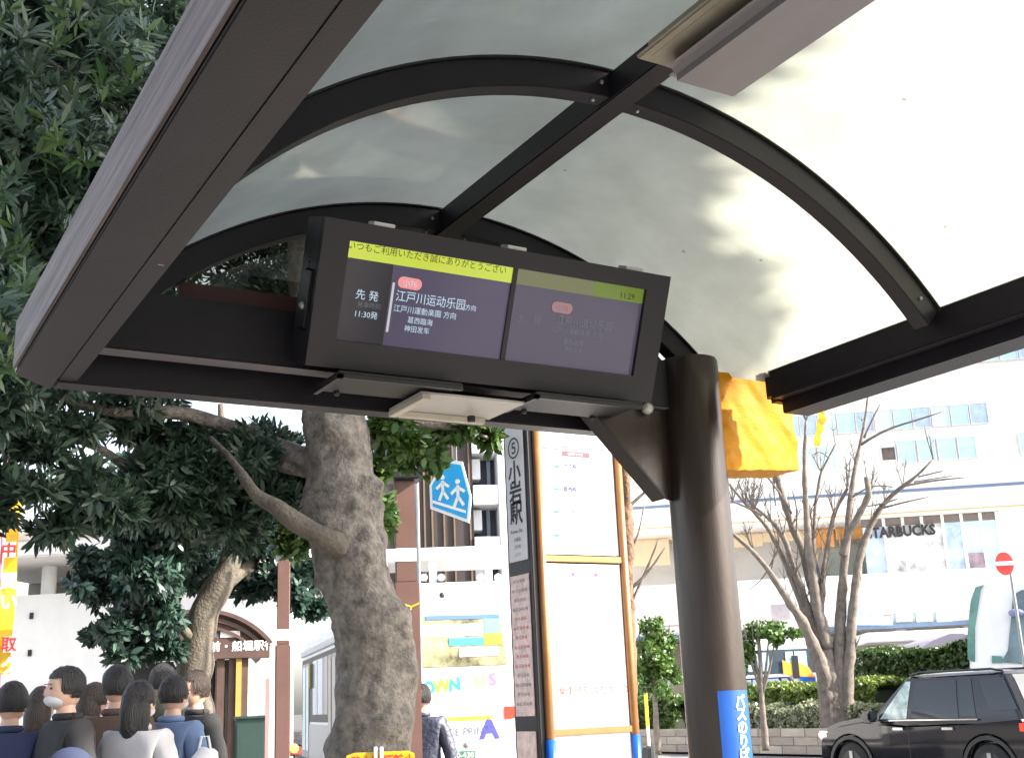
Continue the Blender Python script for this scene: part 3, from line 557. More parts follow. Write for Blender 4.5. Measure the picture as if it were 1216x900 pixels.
# hedges
def hedge(label, p0, p1, w_, z0, z1, m, n, L_=.07, grp=None):
    t = thing('hedge', label, 'hedge', group=grp); d = (p1-p0); ln = d.length; d.normalize(); s_ = Vector((-d.y, d.x, 0))
    mb = MB(); k = 24; P = []
    for i in range(k+1):
        c = p0+d*ln*i/k; e = .12*noise.noise(Vector((i*.6, z1, p0.x)))
        c = p0+d*(.35+(ln-.7)*i/k)
        for a, z in ((-.42, z0), (-.42, z1-.3), (-.3, z1-.18+e), (.3, z1-.18+e), (.42, z1-.3), (.42, z0)): P.append((c.x+s_.x*a*w_, c.y+s_.y*a*w_, z))
    mb.add(P, [(6*i+j, 6*i+j+1, 6*i+7+j, 6*i+6+j) for i in range(k) for j in range(5)]+[(0, 1, 2, 3, 4, 5), tuple(6*k+j for j in (5, 4, 3, 2, 1, 0))]); mb.build('branches', BARKK, t)
    u = rng.uniform(0, ln, n); f = rng.uniform(0, 1, n); top = f < .5; a = np.where(top, rng.uniform(-.5, .5, n), np.where(rng.uniform(size=n) < .5, -.52, .52))*w_
    # bumpy top and rounded shoulders
    bump = np.array([.22*noise.noise(Vector((x*1.1, 3.3, p0.y)))+.10*noise.noise(Vector((x*3.5, 1.3, p0.y))) for x in u])
    zz = np.where(top, z1-.05*(np.abs(a)/w_*2)**3+bump, z0+(z1-z0)*rng.uniform(0, 1, n)**.8+bump*.5); a = a+rng.normal(size=n)*.05
    C = np.array(p0)[None, :2]+u[:, None]*np.array(d)[None, :2]+a[:, None]*np.array(s_)[None, :2]; C = np.c_[C, zz]
    nb = np.c_[np.sign(a)[:, None]*np.array(s_)[None, :2]*np.where(top, .1, 1)[:, None], np.where(top, 1, .4)]
    leaves('foliage', m, t, C, nb, L_, L_*.32, 8); return t
def gx(px, X): d = ray(px, 800); return Vector((X, d.y/d.x*X, 0))
hedge('low yellow green clipped hedge along the block wall', gx(1060, 21.9), gx(896, 21.9), 1.3, .5, 1.50, HEDGEY, 7000, .08)
hedge('pale variegated shrub row in front of the clipped hedge', gx(1035, 20.9), gx(872, 20.9), .8, .5, 1.02, HEDGEP, 2600, .08)
hedge('dark green shrub row left of the round post', gx(818, 20.9), gx(748, 20.9), 1.0, .5, 1.30, HEDGE, 3000, .09)
hedge('tall dark green clipped hedge under the purple canopy', gx(1185, 26.), gx(1032, 26.), 1.4, 0, 2.35, HEDGE, 6500, .08)
# retaining wall of blocks
WX = 20.0; wall = thing('retaining_wall', 'low retaining wall of pale concrete blocks beside the road', 'wall')
MB().box(WX+.06, WX+.3, 2, 62, 0, .55).build('backing', CONC, wall)
blk = {}
BM = [mat('concrete_block_%s' % a, c, .85, 0, .12, 2.5, .3, 50, dirt=.3) for a, c in (('a', (.36, .31, .26)), ('b', (.42, .37, .32)), ('c', (.31, .27, .24)))]
for k in range(3):
    mb = MB(); mb.box(0, .07, .008, .80-.008, .006, .188); o0 = mb.build('block', BM[k], wall, .006); blk[k] = o0
first = True; cnt = 0
for row in range(3):
    for i in range(62):
        y = 14+i*.8+(.4 if row % 2 else 0); k = random.randrange(3)
        M = Matrix.Translation((WX-.01+random.uniform(-.004, .004), y, .0+row*.194))
        if cnt < 3: blk[cnt].matrix_local = M
        else: dupmesh(blk[k], M, wall)
        cnt += 1
# shrubs left
# ================================================================== NOTICE CASE (timetable tower)
HN = 7.6; O = G(640, 700, HN); MN = frame((O.x, O.y, 0), math.pi/2)     # x along +X, y along +Y
nc = thing('timetable_case', 'tall bronze framed timetable case with white lit panels, station name on its side', 'notice board', MN)
def hn(px, py): return hit(MN, px, py)
xr = hn(736, 700)[0]; xl_ = 0; ztop = 1.4+ (828-480)/FPX*HN*1.03
WG = mat('gold_bronze_frame', (.30, .14, .055), .35, .5, .2, 4); PAP = mat('white_paper_panel', (.66, .66, .65), .5, 0, .02, 3)
fw = .035; DN = .30
# left side plane x=-? : corner pillar dark
MB().box(-.045, fw*.2, -.01, .05, 0, ztop).build('corner_post', BROWN, nc, .004)
MB().tube([(.02, -.02, 0), (.02, -.02, ztop)], .028, 14).build('pole', WG, nc, smooth=True); MB().tube([(xr+.045, .0, 0), (xr+.045, .0, ztop)], .03, 14).build('pole', WG, nc, smooth=True)
zr = hn(690, 664)[1]; zr2 = hn(690, 868)[1]
panels = [(zr+.03, hn(690, 518)[1]+.25), (zr2+.02, zr-.03), (.5, zr2-.02)]
for (z0, z1) in panels: MB().box(.05, xr+.01, .0, .02, z0, z1).build('paper_panel', PAP, nc)
for z in (zr, zr2): MB().box(.045, xr+.02, -.015, .03, z-.02, z+.02).build('rail', WG, nc, .003)
MB().box(.045, xr+.02, .02, .05, 0.4, ztop).build('back_sheet', BROWN, nc)
for (x_, ) in ((.02,), (xr+.045,)):
    mb = MB(); zb = hn(648, 878)[1]; mb.tube([(x_, -.02 if x_ < .1 else 0, zb-.5), (x_, -.02 if x_ < .1 else 0, zb)], .0345, 16); mb.build('blue_sleeve', BLUE, nc, smooth=True)
PU = flat('violet_ink', (.12, .04, .30)); PI = flat('pink_ink', (.50, .015, .04)); GR = flat('green_ink', (.01, .16, .08)); GY = flat('grey_ink', (.12, .12, .16))
def nb(x0, y0, x1, y1, m, name): a = (hn(x0, (y0+y1)/2)[0], hn((x0+x1)/2, y0)[1]); c = (hn(x1, (y0+y1)/2)[0], hn((x0+x1)/2, y1)[1]); MB().box(a[0], c[0], -.002, .0, c[1], a[1]).build(name, m, nc)
nb(642, 531.5, 662, 533, PU, 'rule'); nb(662, 531.8, 722, 533, PI, 'rule'); nb(667, 536.5, 700, 542.5, PI, 'heading_bar')
def nt_(s, px, py, size, m, **k): u, z = hn(px, py); text(s, size, m, nc, onface(u, z, -.003), **k)
nt_('時刻表 のりば', 683, 539.5, .019, WHI); 
for (y, t1, t2) in ((554, '小岩駅 ・ 京成小岩', '瑞江駅'), (581, '一之江 ・ 船堀駅前', '葛西駅'), (608, '新小岩駅 ・', '篠崎駅　'), (636, '江戸川', '')):
    nb(658, y-2, 664, y+1, GR, 'route_mark'); nt_(t1, 684, y-5, .018, GY); nt_(t2, 677, y, .037, flat('navy_ink', (.03, .03, .12)) if y < 600 else GY, bold=.001)
    nt_('Koiwa Sta.', 676, y+6, .015, GY); nt_('line 72', 676, y+11, .013, GY)
nt_('■ Timetable ■', 694, 682, .032, PU); nt_('◁ご乗車時刻は左面へ▷', 697, 819, .062, REDI)
# side face: local y runs away; panel lies in x=-.05 facing -x
SM = Matrix(((0, -1, 0, 0), (1, 0, 0, 0), (0, 0, 1, 0), (0, 0, 0, 1)))   # maps face x-> +y?  built explicitly below
sideM = MN @ Matrix.Translation((-.05, 0, 0)) @ Matrix.Rotation(-math.pi/2, 4, 'Z')   # its x runs towards -Y, its -y looks to -X
def hs(px, py): return hit(sideM, px, py)
xs0 = hs(603, 600)[0]; xs1 = hs(634, 600)[0]
Ls = sideM.copy(); Ls = MN.inverted() @ sideM
def sidebox(x0, x1, y0, y1, z0, z1, name, m, bv=0): return MB().box(x0, x1, y0, y1, z0, z1, Ls).build(name, m, nc, bv)
sidebox(xs0-.03, -.02, .004, .03, 0, ztop, 'side_frame', BROWN)
za, zb = hs(618, 512)[1], hs(616, 666)[1]; zc, zd = hs(620, 682)[1], hs(622, 850)[1]; ze = hs(624, 868)[1]
LILAC = mat('pale_lilac_sheet', (.62, .60, .64), .4, 0, .04, 3); PINKP = mat('faded_pink_timetable', (.62, .52, .50), .5, 0, .25, 16, c2=(.75, .55, .5))
sidebox(xs0, -.035, -.004, .003, zb, za+.3, 'name_panel', LILAC); sidebox(xs0, -.035, -.004, .003, zd, zc, 'timetable_sheet', PINKP); sidebox(xs0, -.035, -.004, .003, .5, ze, 'timetable_sheet', PINKP)
xm_ = (xs0-.035)/2
def sidet(s, py, size, m, **k): z = hs(616, py)[1]; text(s, size, m, nc, Ls @ onface(xm_, z, -.006), **k)
sidet('⑤', 530, .17, INK, bold=.001); sidet('小', 559, .16, INK, bold=.004); sidet('岩', 584, .16, INK, bold=.004); sidet('駅', 609, .16, INK, bold=.004)
sidet('Koiwa Sta.', 630, .036, INK); sidet('小岩站', 640, .03, INK); sidet('고이와', 649, .03, INK); sidet('コイワ', 658, .025, GY)
for k in range(14): sidet('06 12 24 36 48' if k % 2 else '07 15 30 45', 690+k*11.2, .03, REDI if 3 < k < 10 else GY)
MB().box(-.06, xr+.09, -.04, .33, ztop, ztop+.05).build('cap', BROWN, nc, .005)
# ================================================================== STEEL POSTS
def steelpost(label, px, H, w_, ytop, yband, ysleeve, ybase=900):
    O = G(px, 800, H); M = frame((O.x, O.y, 0), YAW+math.pi/2-R(8)); t = thing('steel_post', label, 'post', M, 'brown square steel posts beside the tree trunk')
    PB = mat('red_brown_post_paint', (.155, .085, .07), .45, .1, .12, 4)
    zt_ = hit(M, px, ytop)[1]; zs = hit(M, px, ysleeve)[1]; zb_ = hit(M, px, yband)[1]; h = w_/2
    MB().box(-h*1.22, h*1.22, -h*1.22, h*1.22, 0, zs).build('sleeve', PB, t, .012)
    MB().box(-h, h, -h, h, zs, zt_).build('shaft', PB, t, .006)
    MB().box(-h*1.04, h*1.04, -h*1.04, h*1.04, zb_-.05, zb_+.05).build('white_band', WHITE, t, .002)
    return t, M, zt_
t, M, z_ = steelpost('brown square steel post with white band right of the big trunk', 484, 9.2, .155, 572, 660, 692)
MB().box(-.16, .12, -.14, .10, z_, z_+.07).build('lamp_arm', BLACK, t, .01)
mb = MB()
for s_ in (-.01, .01): mb.tube([(.02, -.098, hit(M, 484, 728)[1]), (.03, -.10, hit(M, 484, 722)[1]), (.03+s_*6, -.10, hit(M, 484, 718)[1])], .006, 5)
mb.build('cable_tie', YELLOW, t)
steelpost('thinner brown square steel post beside the green cabinet', 336, 11.5, .112, 636, 754, 765)
# ================================================================== FAR BUS SHELTER
HS = 16.; O = G(240, 770, HS); MS = frame((O.x, O.y, 0), YAW+R(90-14)); fs = thing('bus_shelter', 'far brown arched bus shelter with white lettering on its gable', 'bus shelter', MS)
RB = mat('red_brown_shelter_paint', (.085, .05, .042), .5, .1, .25, 6)
def h2(px, py): return hit(MS, px, py)
x1_, z1_ = h2(320, 765); zbt = h2(280, 772)[1]; xL = h2(200, 770)[0]; xc = (x1_+xL)/2-.25; xL = 2*xc-x1_; zap = h2(258, 727)[1]; hw = x1_-xc; sg = zap-z1_; RS = (hw*hw+sg*sg)/(2*sg)
aa = math.asin(hw/RS)
def arcp(r): return [(xc+r*math.sin(-aa+2*aa*i/24), zap-RS+r*math.cos(-aa+2*aa*i/24)) for i in range(25)]
poly = arcp(RS)+[(x1_, zbt), (xL, zbt)]; MB().prism(poly, .02, .10).build('gable', RB, fs)
for k, (r0, r1, y0) in enumerate(((RS, RS+.05, -.06), (RS-.10, RS-.05, -.02), (RS-.20, RS-.16, -.01))):
    P = arcp(r0); Q = arcp(r1); n = 25; mb = MB(); mb.add([(a, y0, b) for a, b in P]+[(a, y0, b) for a, b in Q]+[(a, .2 if k else 6, b) for a, b in P]+[(a, .2 if k else 6, b) for a, b in Q],
       [(i, i+1, i+1+n, i+n) for i in range(n-1)]+[(i, i+1, i+1+2*n, i+2*n) for i in range(n-1)]+[(i+n, i+1+n, i+1+3*n, i+3*n) for i in range(n-1)]); mb.build('arch_rib' if k else 'roof_edge', RB, fs)
MB().box(xL, x1_, -.05, .12, zbt-.10, zbt+.10).build('fascia', RB, fs, .004)
for px in (262, 276, 290): a = h2(px, 800)[0]; MB().box(a-.05, a+.05, .02, .12, 0, zbt-.1).build('post', RB, fs, .004)
a = h2(284, 800)[0]; MB().box(a-.04, a+.03, -.02, .02, 0, zbt-.1).build('yellow_strip', mat('dull_yellow', (.30, .22, .05), .6), fs)
mb = MB(); mb.box(xL, h2(282, 800)[0], .3, .36, .1, zbt-.1); mb.build('back_panel', mat('dark_panel', (.02, .018, .017), .4), fs)
for k in range(9): a = h2(244+k*4.2, 800)[0]; MB().box(a-.012, a+.012, .2, .25, .1, zbt-.1).build('slat', RB if k % 3 else mat('pale_slat', (.25, .23, .2), .5), fs)
u, z = h2(276, 767); text('大阪前・船堀駅行', .136, WHI, fs, onface(h2(275, 767)[0], z, -.055), bold=.002)
u, z = h2(262, 751); text('京葉 ・', .14, GY, fs, onface(h2(252, 751)[0], h2(252, 751)[1], .015), bold=.003)
a = h2(262, 749); c = h2(285, 756); MB().box(a[0], c[0], .01, .02, c[1], a[1]).build('blank_plate', WHITE, fs)
a = h2(295, 787); c = h2(310, 852); MB().box(a[0], c[0], 1.5, 1.55, .4, a[1]).build('poster', WHITE, fs)
# green cabinet, white board
O = G(299, 890, 13.5); M = frame((O.x, O.y, 0), YAW+R(88)); t = thing('utility_cabinet', 'dark green metal utility cabinet between far shelter and thin post', 'cabinet', M)
zt_ = hit(M, 299, 853)[1]; GC = mat('dark_green_metal', (.045, .085, .075), .5, .1, .1, 5); MB().box(-.19, .16, 0, .35, 0, zt_).build('body', GC, t, .01); MB().box(-.205, .175, -.015, .365, zt_, zt_+.03).build('lid', GC, t, .006); MB().box(-.16, .13, -.008, 0, .1, zt_-.05).build('door', GC, t, .003)
O = G(321, 890, 12.8); M = frame((O.x, O.y, 0), YAW+R(88)); t = thing('sign_board', 'narrow upright white board with pink edge beside the thin brown post', 'sign', M)
zt_ = hit(M, 321, 804)[1]; MB().box(-.02, .055, 0, .04, .05, zt_).build('board', WHITE, t, .003); MB().box(-.055, -.021, 0, .04, .05, zt_-.01).build('edge', mat('faded_pink_paint', (.55, .28, .26), .6), t)
# ================================================================== TOWN BUS
dv = Vector((math.sin(YAW), math.cos(YAW), 0)); rv = Vector((math.cos(YAW), -math.sin(YAW), 0))
BO = dv*19.+rv*-2.45; azb = YAW-R(16.1); MBs = frame((BO.x, BO.y, 0), azb+math.pi/2)   # x across rear to the right, y forward along bus
bus = thing('town_bus', 'white town bus seen from behind with rainbow lettering on its tail', 'bus', MBs)
BW = mat('white_bus_paint', (.78, .78, .78), .25, 0, .04, 1.5, dirt=.12); SV = mat('silver_bus_side', (.35, .35, .37), .3, .5, .1, 3); BL = 9.8; BWd = 2.42
mb = MB(); mb.box(0, BWd, 0, BL, .35, 2.98); mb.build('body', BW, bus, .11, seg=4)
MB().box(.2, BWd-.2, .4, BL-.5, 2.975, 3.10).build('roof_pod', BW, bus, .05)
def hr(px, py): return hit(MBs, px, py)
a = hr(492, 733); zt_ = hr(550, 730)[1]; zb_ = hr(550, 791)[1]
mb = MB(); mb.prism([(.22, zb_), (BWd-.16, zb_+.0), (BWd-.26, zt_), (.30, zt_)], -.012, .02); rw = mb.build('rear_window', mat('rear_glass_reflections', (.02, .025, .02), .05, 0, .9, 2.2, c2=(.30, .28, .16)), bus, .006)  # blotchy colour paints reflections into the dark glass
def rb(x0, y0, x1, y1, m, name, par=bus, d=-.02): a = (hr(x0, (y0+y1)/2)[0], hr((x0+x1)/2, y0)[1]); c = (hr(x1, (y0+y1)/2)[0], hr((x0+x1)/2, y1)[1]); return MB().box(a[0], c[0], d, d+.006, c[1], a[1]).build(name, m, par)
rb(505, 730, 592, 735, flat('deep_blue', (.08, .16, .5)), 'blue_reflection', rw); rb(500, 741, 572, 755, WHITE, 'reflection_patch', rw); rb(533, 757, 574, 766, flat('azure', (.05, .30, .7)), 'reflection_patch', rw); rb(575, 752, 596, 765, ORANGE, 'reflection_patch', rw)  # flat patches painted as reflections of sky and street in the glass
rb(575, 733, 592, 751, flat('sky_blue', (.15, .42, .8)), 'reflection_patch', rw); rb(545, 768, 592, 779, mat('painted_reflection', (.5, .35, .15), .3, 0, .5, 4, c2=(.7, .6, .5)), 'reflection_strip', rw)  # more reflections painted on the rear glass
LC = [('T', (.85, .05, .2)), ('O', (.02, .5, .4)), ('W', (.85, .65, .02)), ('N', (.02, .5, .6)), ('B', (.85, .3, .6)), ('U', (.85, .75, .15)), ('S', (.85, .15, .35))]
for k, (ch, c) in enumerate(LC):
    px = 494+k*15.2; py = 818-k*2.0; u, z = hr(px, py); text(ch, .26, flat('letter_colour_'+ch.lower(), c), bus, onface(u, z, -.008, .12), bold=.012)
rb(531, 850, 585, 855, YELLOW, 'yellow_stripe', bus, -.008); u, z = hr(557, 852); text('JR新小岩駅行', .06, INK, bus, onface(u, z, -.0095))
u, z = hr(553, 868); text('ACE PRINT', .16, GY, bus, onface(u, z, -.008), bold=.002); u, z = hr(552, 876); text('03-3650-1234', .08, GY, bus, onface(u, z, -.008)); 
u, z = hr(581, 864); text('A', .42, flat('navy_letter', (.05, .05, .25)), bus, onface(u, z, -.008), bold=.02)
rb(536, 891, 564, 902, mat('green_plate', (.03, .12, .07), .5), 'number_plate', bus, -.02); u, z = hr(550, 896); text('20-430', .12, WHI, bus, onface(u, z, -.022))
for px in (535, 554): u, z = hr(px, 884); MB().sphere((u, -.01, z), .05, 8, (1, .6, 1)).build('reversing_lamp', STEEL, bus, smooth=True)
rb(598.5, 838, 611, 853, mat('red_lamp_lens', (.75, .03, .02), .2, emit=(1, .05, .02), estr=.3), 'tail_lamp', bus, -.02)
rb(440, 838, 452, 853, mat('red_lamp_lens', (.75, .03, .02)), 'tail_lamp', bus, -.02)
MB().box(.02, BWd-.02, -.05, .1, .32, .55).build('bumper', SV, bus, .03)
u, z = hr(530, 722); MB().sphere((u, .3, 3.15), .05, 6).build('aerial', BLACK, bus, smooth=True)
# left side (x=0 plane, looks to -x)
LS = MBs @ Matrix.Rotation(-math.pi/2, 4, 'Z'); LSl = Matrix.Rotation(-math.pi/2, 4, 'Z')   # x -> -y local
def side(y0, y1, z0, z1, d, name, m, par=bus, bv=0): return MB().box(-d, .004, y0, y1, z0, z1).build(name, m, par, bv)
side(.5, BL-.1, .45, 1.15, .012, 'side_skirt', SV); side(.3, BL-.1, 1.2, 2.55, .006, 'window_band', BLACK)
side(.2, BL-.1, 2.62, 2.74, .05, 'gutter', mat('grey_gutter', (.55, .55, .56), .4), bv=.01)
wnd = [(.5, 1.5), (1.6, 2.5), (2.55, 3.5), (4.9, 5.6), (5.7, 6.6), (6.7, 7.5)]
for (y0, y1) in wnd: side(y0, y1, 1.35, 2.45, .012, 'window', BLUEG if y0 > 5 else DARKG)
for (y0, y1) in ((3.6, 4.2), (4.25, 4.8), (8.2, 8.8), (8.85, 9.5)):
    d_ = side(y0, y1, .45, 2.45, .016, 'door', STEEL); side(y0+.06, y1-.06, .6, 2.38, .022, 'pane', DARKG if y0 < 5 else CYANG, d_)
side(7.6, 7.8, 1.9, 2.4, .06, 'route_sign', mat('dull_yellow', (.30, .22, .05)))
for y in (2.2, 8.0-.1):
    for x in (.18, BWd-.18):
        mb = MB(); mb.tube([(x-.14 if x < 1 else x-.12, y, .48), (x+.12 if x < 1 else x+.14, y, .48)], .48, 24); w_ = mb.build('wheel', BLACK, bus, .03)
# wheels hang a little proud; amber lamp
side(.25, .36, .56, .68, .05, 'indicator_lamp', mat('amber_lamp', (.9, .3, .02), .3, emit=(1, .28, .02), estr=4))
# warning wand amber lamp seen by the post
O = G(350, 888, 15); t = thing('warning_lamp', 'small glowing amber warning lamp right of the thin brown post', 'lamp', Matrix.Translation((O.x, O.y, 0)))
MB().tube([(0, 0, 0), (0, 0, O.z-.05)], .02, 8).build('stand', BLACK, t); MB().box(-.09, .09, -.03, .03, O.z-.09, O.z+.02).build('housing', mat('dark_red_plastic', (.12, .02, .015), .4), t, .02)
MB().sphere((-.02, -.04, O.z), .05, 8).build('lens', mat('amber_lamp', (.9, .3, .02)), t, smooth=True)
# ================================================================== BUILDINGS
def F(px, H, daz, py=800): O = G(px, py, H); return frame((O.x, O.y, 0), YAW+math.pi/2+R(daz))
def rect(M, x0, y0, x1, y1, y=0):
    ym = (y0+y1)/2; xm = (x0+x1)/2; return hit(M, x0, ym, y)[0], hit(M, x1, ym, y)[0], hit(M, xm, y1, y)[1], hit(M, xm, y0, y)[1]
# --- right: white station building behind a raised deck
MR = F(1050, 45, 8); rbld = thing('station_building', 'large white building with rows of cyan windows and a glazed shop floor', 'building', MR)
def hb(px, py, y=0): return hit(MR, px, py, y)
u0 = hb(600, 600)[0]; u1 = hb(1216, 600)[0]+14
zl = hb(1050, 583)[1]; zs1 = hb(1090, 612)[1]; zs0 = hb(1090, 678)[1]
MB().box(u0, u1, .25, 14, zs1+.05, 17).build('upper_wall', OFFW, rbld)
MB().box(u0, u1, 3.5, 14, 0, zs1+.048).build('lower_wall', OFFW, rbld)
MB().box(u0, u1, -.5, 3.5, zs1+.02, zs1+.34).build('cornice', OFFW, rbld, .02); MB().box(u0, u1, -.53, -.502, zs1+.04, zs1+.10).build('cornice_trim', mat('tan_metal', (.50, .32, .18), .5), rbld)
MB().box(u0, u1, .18, .247, zl-.05, zl+.05).build('blue_line', mat('blue_grey_metal', (.12, .17, .28), .4, .4), rbld)
du = (hb(1141, 493)[0]-hb(1072, 493)[0])/3; pane_src = {}
def win(u, wd, z0, z1, m, d=.20, par=rbld):
    key = (round(wd, 2), round(z1-z0, 2), m.name)
    M = Matrix.Translation((u, 0, z0))
    if key in pane_src:
        o = pane_src[key].copy(); link(o); o.parent = par; o.matrix_local = M
        for ch in pane_src[key].children: c2 = ch.copy(); link(c2); c2.parent = o
        return o
    o = MB().box(-wd/2, wd/2, d, .249, 0, z1-z0).build('window', m, par); o.matrix_local = M; pane_src[key] = o
    fb = MB(); t = .035
    for bx in ((-wd/2-t, wd/2+t, -t, 0), (-wd/2-t, wd/2+t, z1-z0, z1-z0+t), (-wd/2-t, -wd/2, 0, z1-z0), (wd/2, wd/2+t, 0, z1-z0)): fb.box(bx[0], bx[1], d-.03, .248, bx[2], bx[3])
    fb.build('window_frame', mat('pale_window_frame', (.55, .55, .58), .4, .2), o); return o
zA0, zA1 = hb(1120, 504)[1], hb(1120, 481)[1]; zB0, zB1 = hb(1114, 545)[1], hb(1114, 520)[1]; uc = hb(1141, 493)[0]; ud = hb(1150, 533)[0]
gl = [CYANG, BLUEG, mat('pale_cyan_glass', (.55, .75, .78), .1, 0, .2, .8)]
for k in range(-16, 5):
    if k not in (2, 3): win(uc+du*k, du*.86, zA0, zA1, gl[(k*7) % 3])
    if k not in (-5, -6, 1, 2, -4): win(ud+du*k*1.05, du*.86, zB0, zB1, gl[0] if k > -4 else gl[2])
for k in range(-10, 5): win(uc+du*k, du*.86, zA1+1.6, zA1+2.6, gl[k % 3]); win(uc+du*k, du*.86, zA1+3.6, zA1+4.6, gl[(k+1) % 3])
a = rect(MR, 1048, 530, 1064, 545); win((a[0]+a[1])/2, a[1]-a[0], a[2], a[3], mat('brown_glass', (.10, .07, .06), .2, 0, .6, 3))
# shop level, recessed
shop = [(1028, 1052, BLUEG), (1055, 1075, 0), (1078, 1098, 0), (1101, 1123, 0), (1127, 1146, BLUEG), (1149, 1169, CYANG), (1173, 1189, CYANG)]
SHOPI = mat('lit_shop_interior', (.45, .42, .38), .5, 0, .7, 1.8, c2=(.7, .68, .62))
for (a0, a1, m) in shop:
    x0, x1, z0, z1 = rect(MR, a0, 614, a1, 680); o = MB().box(x0, x1, .3, .4, zs0, zs1-.28).build('shop_window', m or SHOPI, rbld)
    MB().box(x1, x1+.1, .22, .42, zs0, zs1).build('mullion', WHITE, rbld)
    MB().box(x0, x1, .28, .38, zs1-.275, zs1).build('blind_box', mat('grey_brown_blind', (.16, .13, .12), .6), rbld)
x0, x1, z0, z1 = rect(MR, 1194, 607, 1209, 631); MB().box(x0, x1, .3, .4, z0, z1).build('shop_window', mat('brown_glass', (.10, .07, .06)), rbld)
x0, x1, z0, z1 = rect(MR, 1150, 655, 1172, 679); MB().box(x0, x1, .25, .29, z0, z1).build('shop_poster', mat('mauve_poster', (.28, .2, .24), .5, 0, .5, 3), rbld)
xa = hb(1192, 640)[0]; MB().box(xa, u1, .25, 3.4, zs0-.1, zs1+.018).build('shop_wall', OFFW, rbld)
ORI = mat('orange_timber_panel', (.75, .36, .10), .6, 0, .25, 2); TAN = mat('tan_soffit', (.62, .48, .32), .7, 0, .1, 1)
x0, x1, _, _ = rect(MR, 700, 620, 1026, 640); MB().box(x0, x1, 2.0, 3.4, zs1-.05, zs1+.015).build('soffit', TAN, rbld)
for (a0, b0, a1, b1, m) in ((745, 640, 795, 672, TAN), (862, 624, 905, 650, TAN), (905, 624, 964, 642, TAN), (965, 622, 990, 650, ORI), (992, 622, 1024, 640, ORI), (978, 650, 1003, 682, mat('grey_green_glass', (.22, .24, .20), .2)), (1005, 645, 1026, 684, mat('grey_green_glass', (.22, .24, .20))), (866, 642, 872, 688, mat('dark_red_panel', (.12, .03, .03), .5))):
    x0, x1, z0, z1 = rect(MR, a0, b0, a1, b1, 2.0); MB().box(x0, x1, 2.0, 2.1, z0, z1).build('shop_panel', m, rbld)
for px in (974, 982, 1004): x0 = hb(px, 640)[0]; MB().box(x0, x0+.05, 1.9, 1.97, zs0, zs1).build('post', mat('tan_metal', (.50, .32, .18)), rbld)
text('STARBUCKS', .52, INK, rbld, onface(hb(1070, 626)[0], zs1-.50, .2), bold=.02, wide=.86, depth=.05)
# --- deck in front
MD = F(1050, 42, 7); deck = thing('pedestrian_deck', 'white raised pedestrian deck with glass balustrade in front of the station building', 'deck', MD)
def hd(px, py, y=0): return hit(MD, px, py, y)
e0 = hd(690, 700)[0]; e1 = hd(1216, 700)[0]+14; zt_ = hd(1000, 683)[1]; zb_ = hd(1100, 727)[1]; zb2 = hd(1100, 743)[1]
MB().box(e0, e1, 0, 5, zb_, zt_).build('parapet', WHITE, deck, .02); MB().box(e0, e1, .1, 5, zb2, zb_-.01).build('slab', OFFW, deck)
MB().box(e0, e1, -.05, .08, zb2-.02, zb2+.12).build('edge_band', mat('blue_grey_metal', (.12, .17, .28)), deck)
for px in (1064, 1088, 1112): x0, x1, z0, z1 = rect(MD, px, 725, px+19, 738, -.05); MB().box(x0, x1, -.05, .05, z0, z1).build('pane', CYANG, deck)
P = [hd(1006, 712, -.1), hd(1060, 735, -.1), hd(1060, 742, -.1), hd(1010, 742, -.1)]; MB().prism([P[3], P[2], P[1], P[0]], -.10, -.06).build('balustrade_glass', mat('pale_glass_sheet', (.35, .48, .5), .1), deck)
for px in (780, 930, 1075, 1160, 1210): x0 = hd(px, 760)[0]; MB().box(x0, x0+.35, 1.5, 1.9, 0, zb2).build('column', WHITE, deck)
MB().box(e0, e1, 3.6, 3.9, 0, zb2-.02).build('shopfront_wall', mat('cream_wall', (.62, .58, .48), .7, 0, .12, .8), deck)
for (a0, b0, a1, b1, m) in ((915, 735, 948, 760, mat('dark_brown_shopfront', (.06, .035, .02), .4, 0, .4, 3)), (1016, 766, 1035, 790, SHOPI), (1040, 768, 1075, 790, SHOPI), (868, 735, 914, 765, mat('dark_brown_shopfront', (.06, .035, .02))), (755, 742, 795, 800, mat('grey_shopfront', (.3, .27, .25), .5))):
    x0, x1, z0, z1 = rect(MD, a0, b0, a1, b1, 3.5); MB().box(x0, x1, 3.5, 3.59, max(z0, .1), z1).build('shopfront', m, deck)
x0, x1, z0, z1 = rect(MD, 916, 717, 938, 735, -.3); MB().box(x0, x1, -.3, -.05, z0, z1).build('grey_sign_box', mat('mauve_grey_metal', (.33, .29, .31), .5), deck)
MB().box(hd(1015, 760)[0], hd(1150, 760)[0], -2.5, -.1, hd(1050, 762, -2.5)[1], hd(1050, 750, -2.5)[1]).build('canopy', WHITE, deck, .03)
# purple grey canopy tent
MC = F(1115, 34, 3); t = thing('canopy_roof', 'mauve grey sloping canopy roof behind the tall hedge', 'canopy', MC)
P = [hit(MC, *q) for q in ((1080, 777), (1108, 760), (1128, 752), (1143, 752), (1175, 760), (1175, 776))]
MB().prism(P[::-1], 0, 3).build('canopy_sheet', mat('mauve_canvas', (.26, .24, .31), .8, 0, .06, 1), t); a = hit(MC, 1120, 776)
for x_ in (P[0][0]+.3, P[-1][0]-.3): MB().box(x_-.04, x_+.04, .3, .38, 0, a[1]).build('leg', STEEL, t)
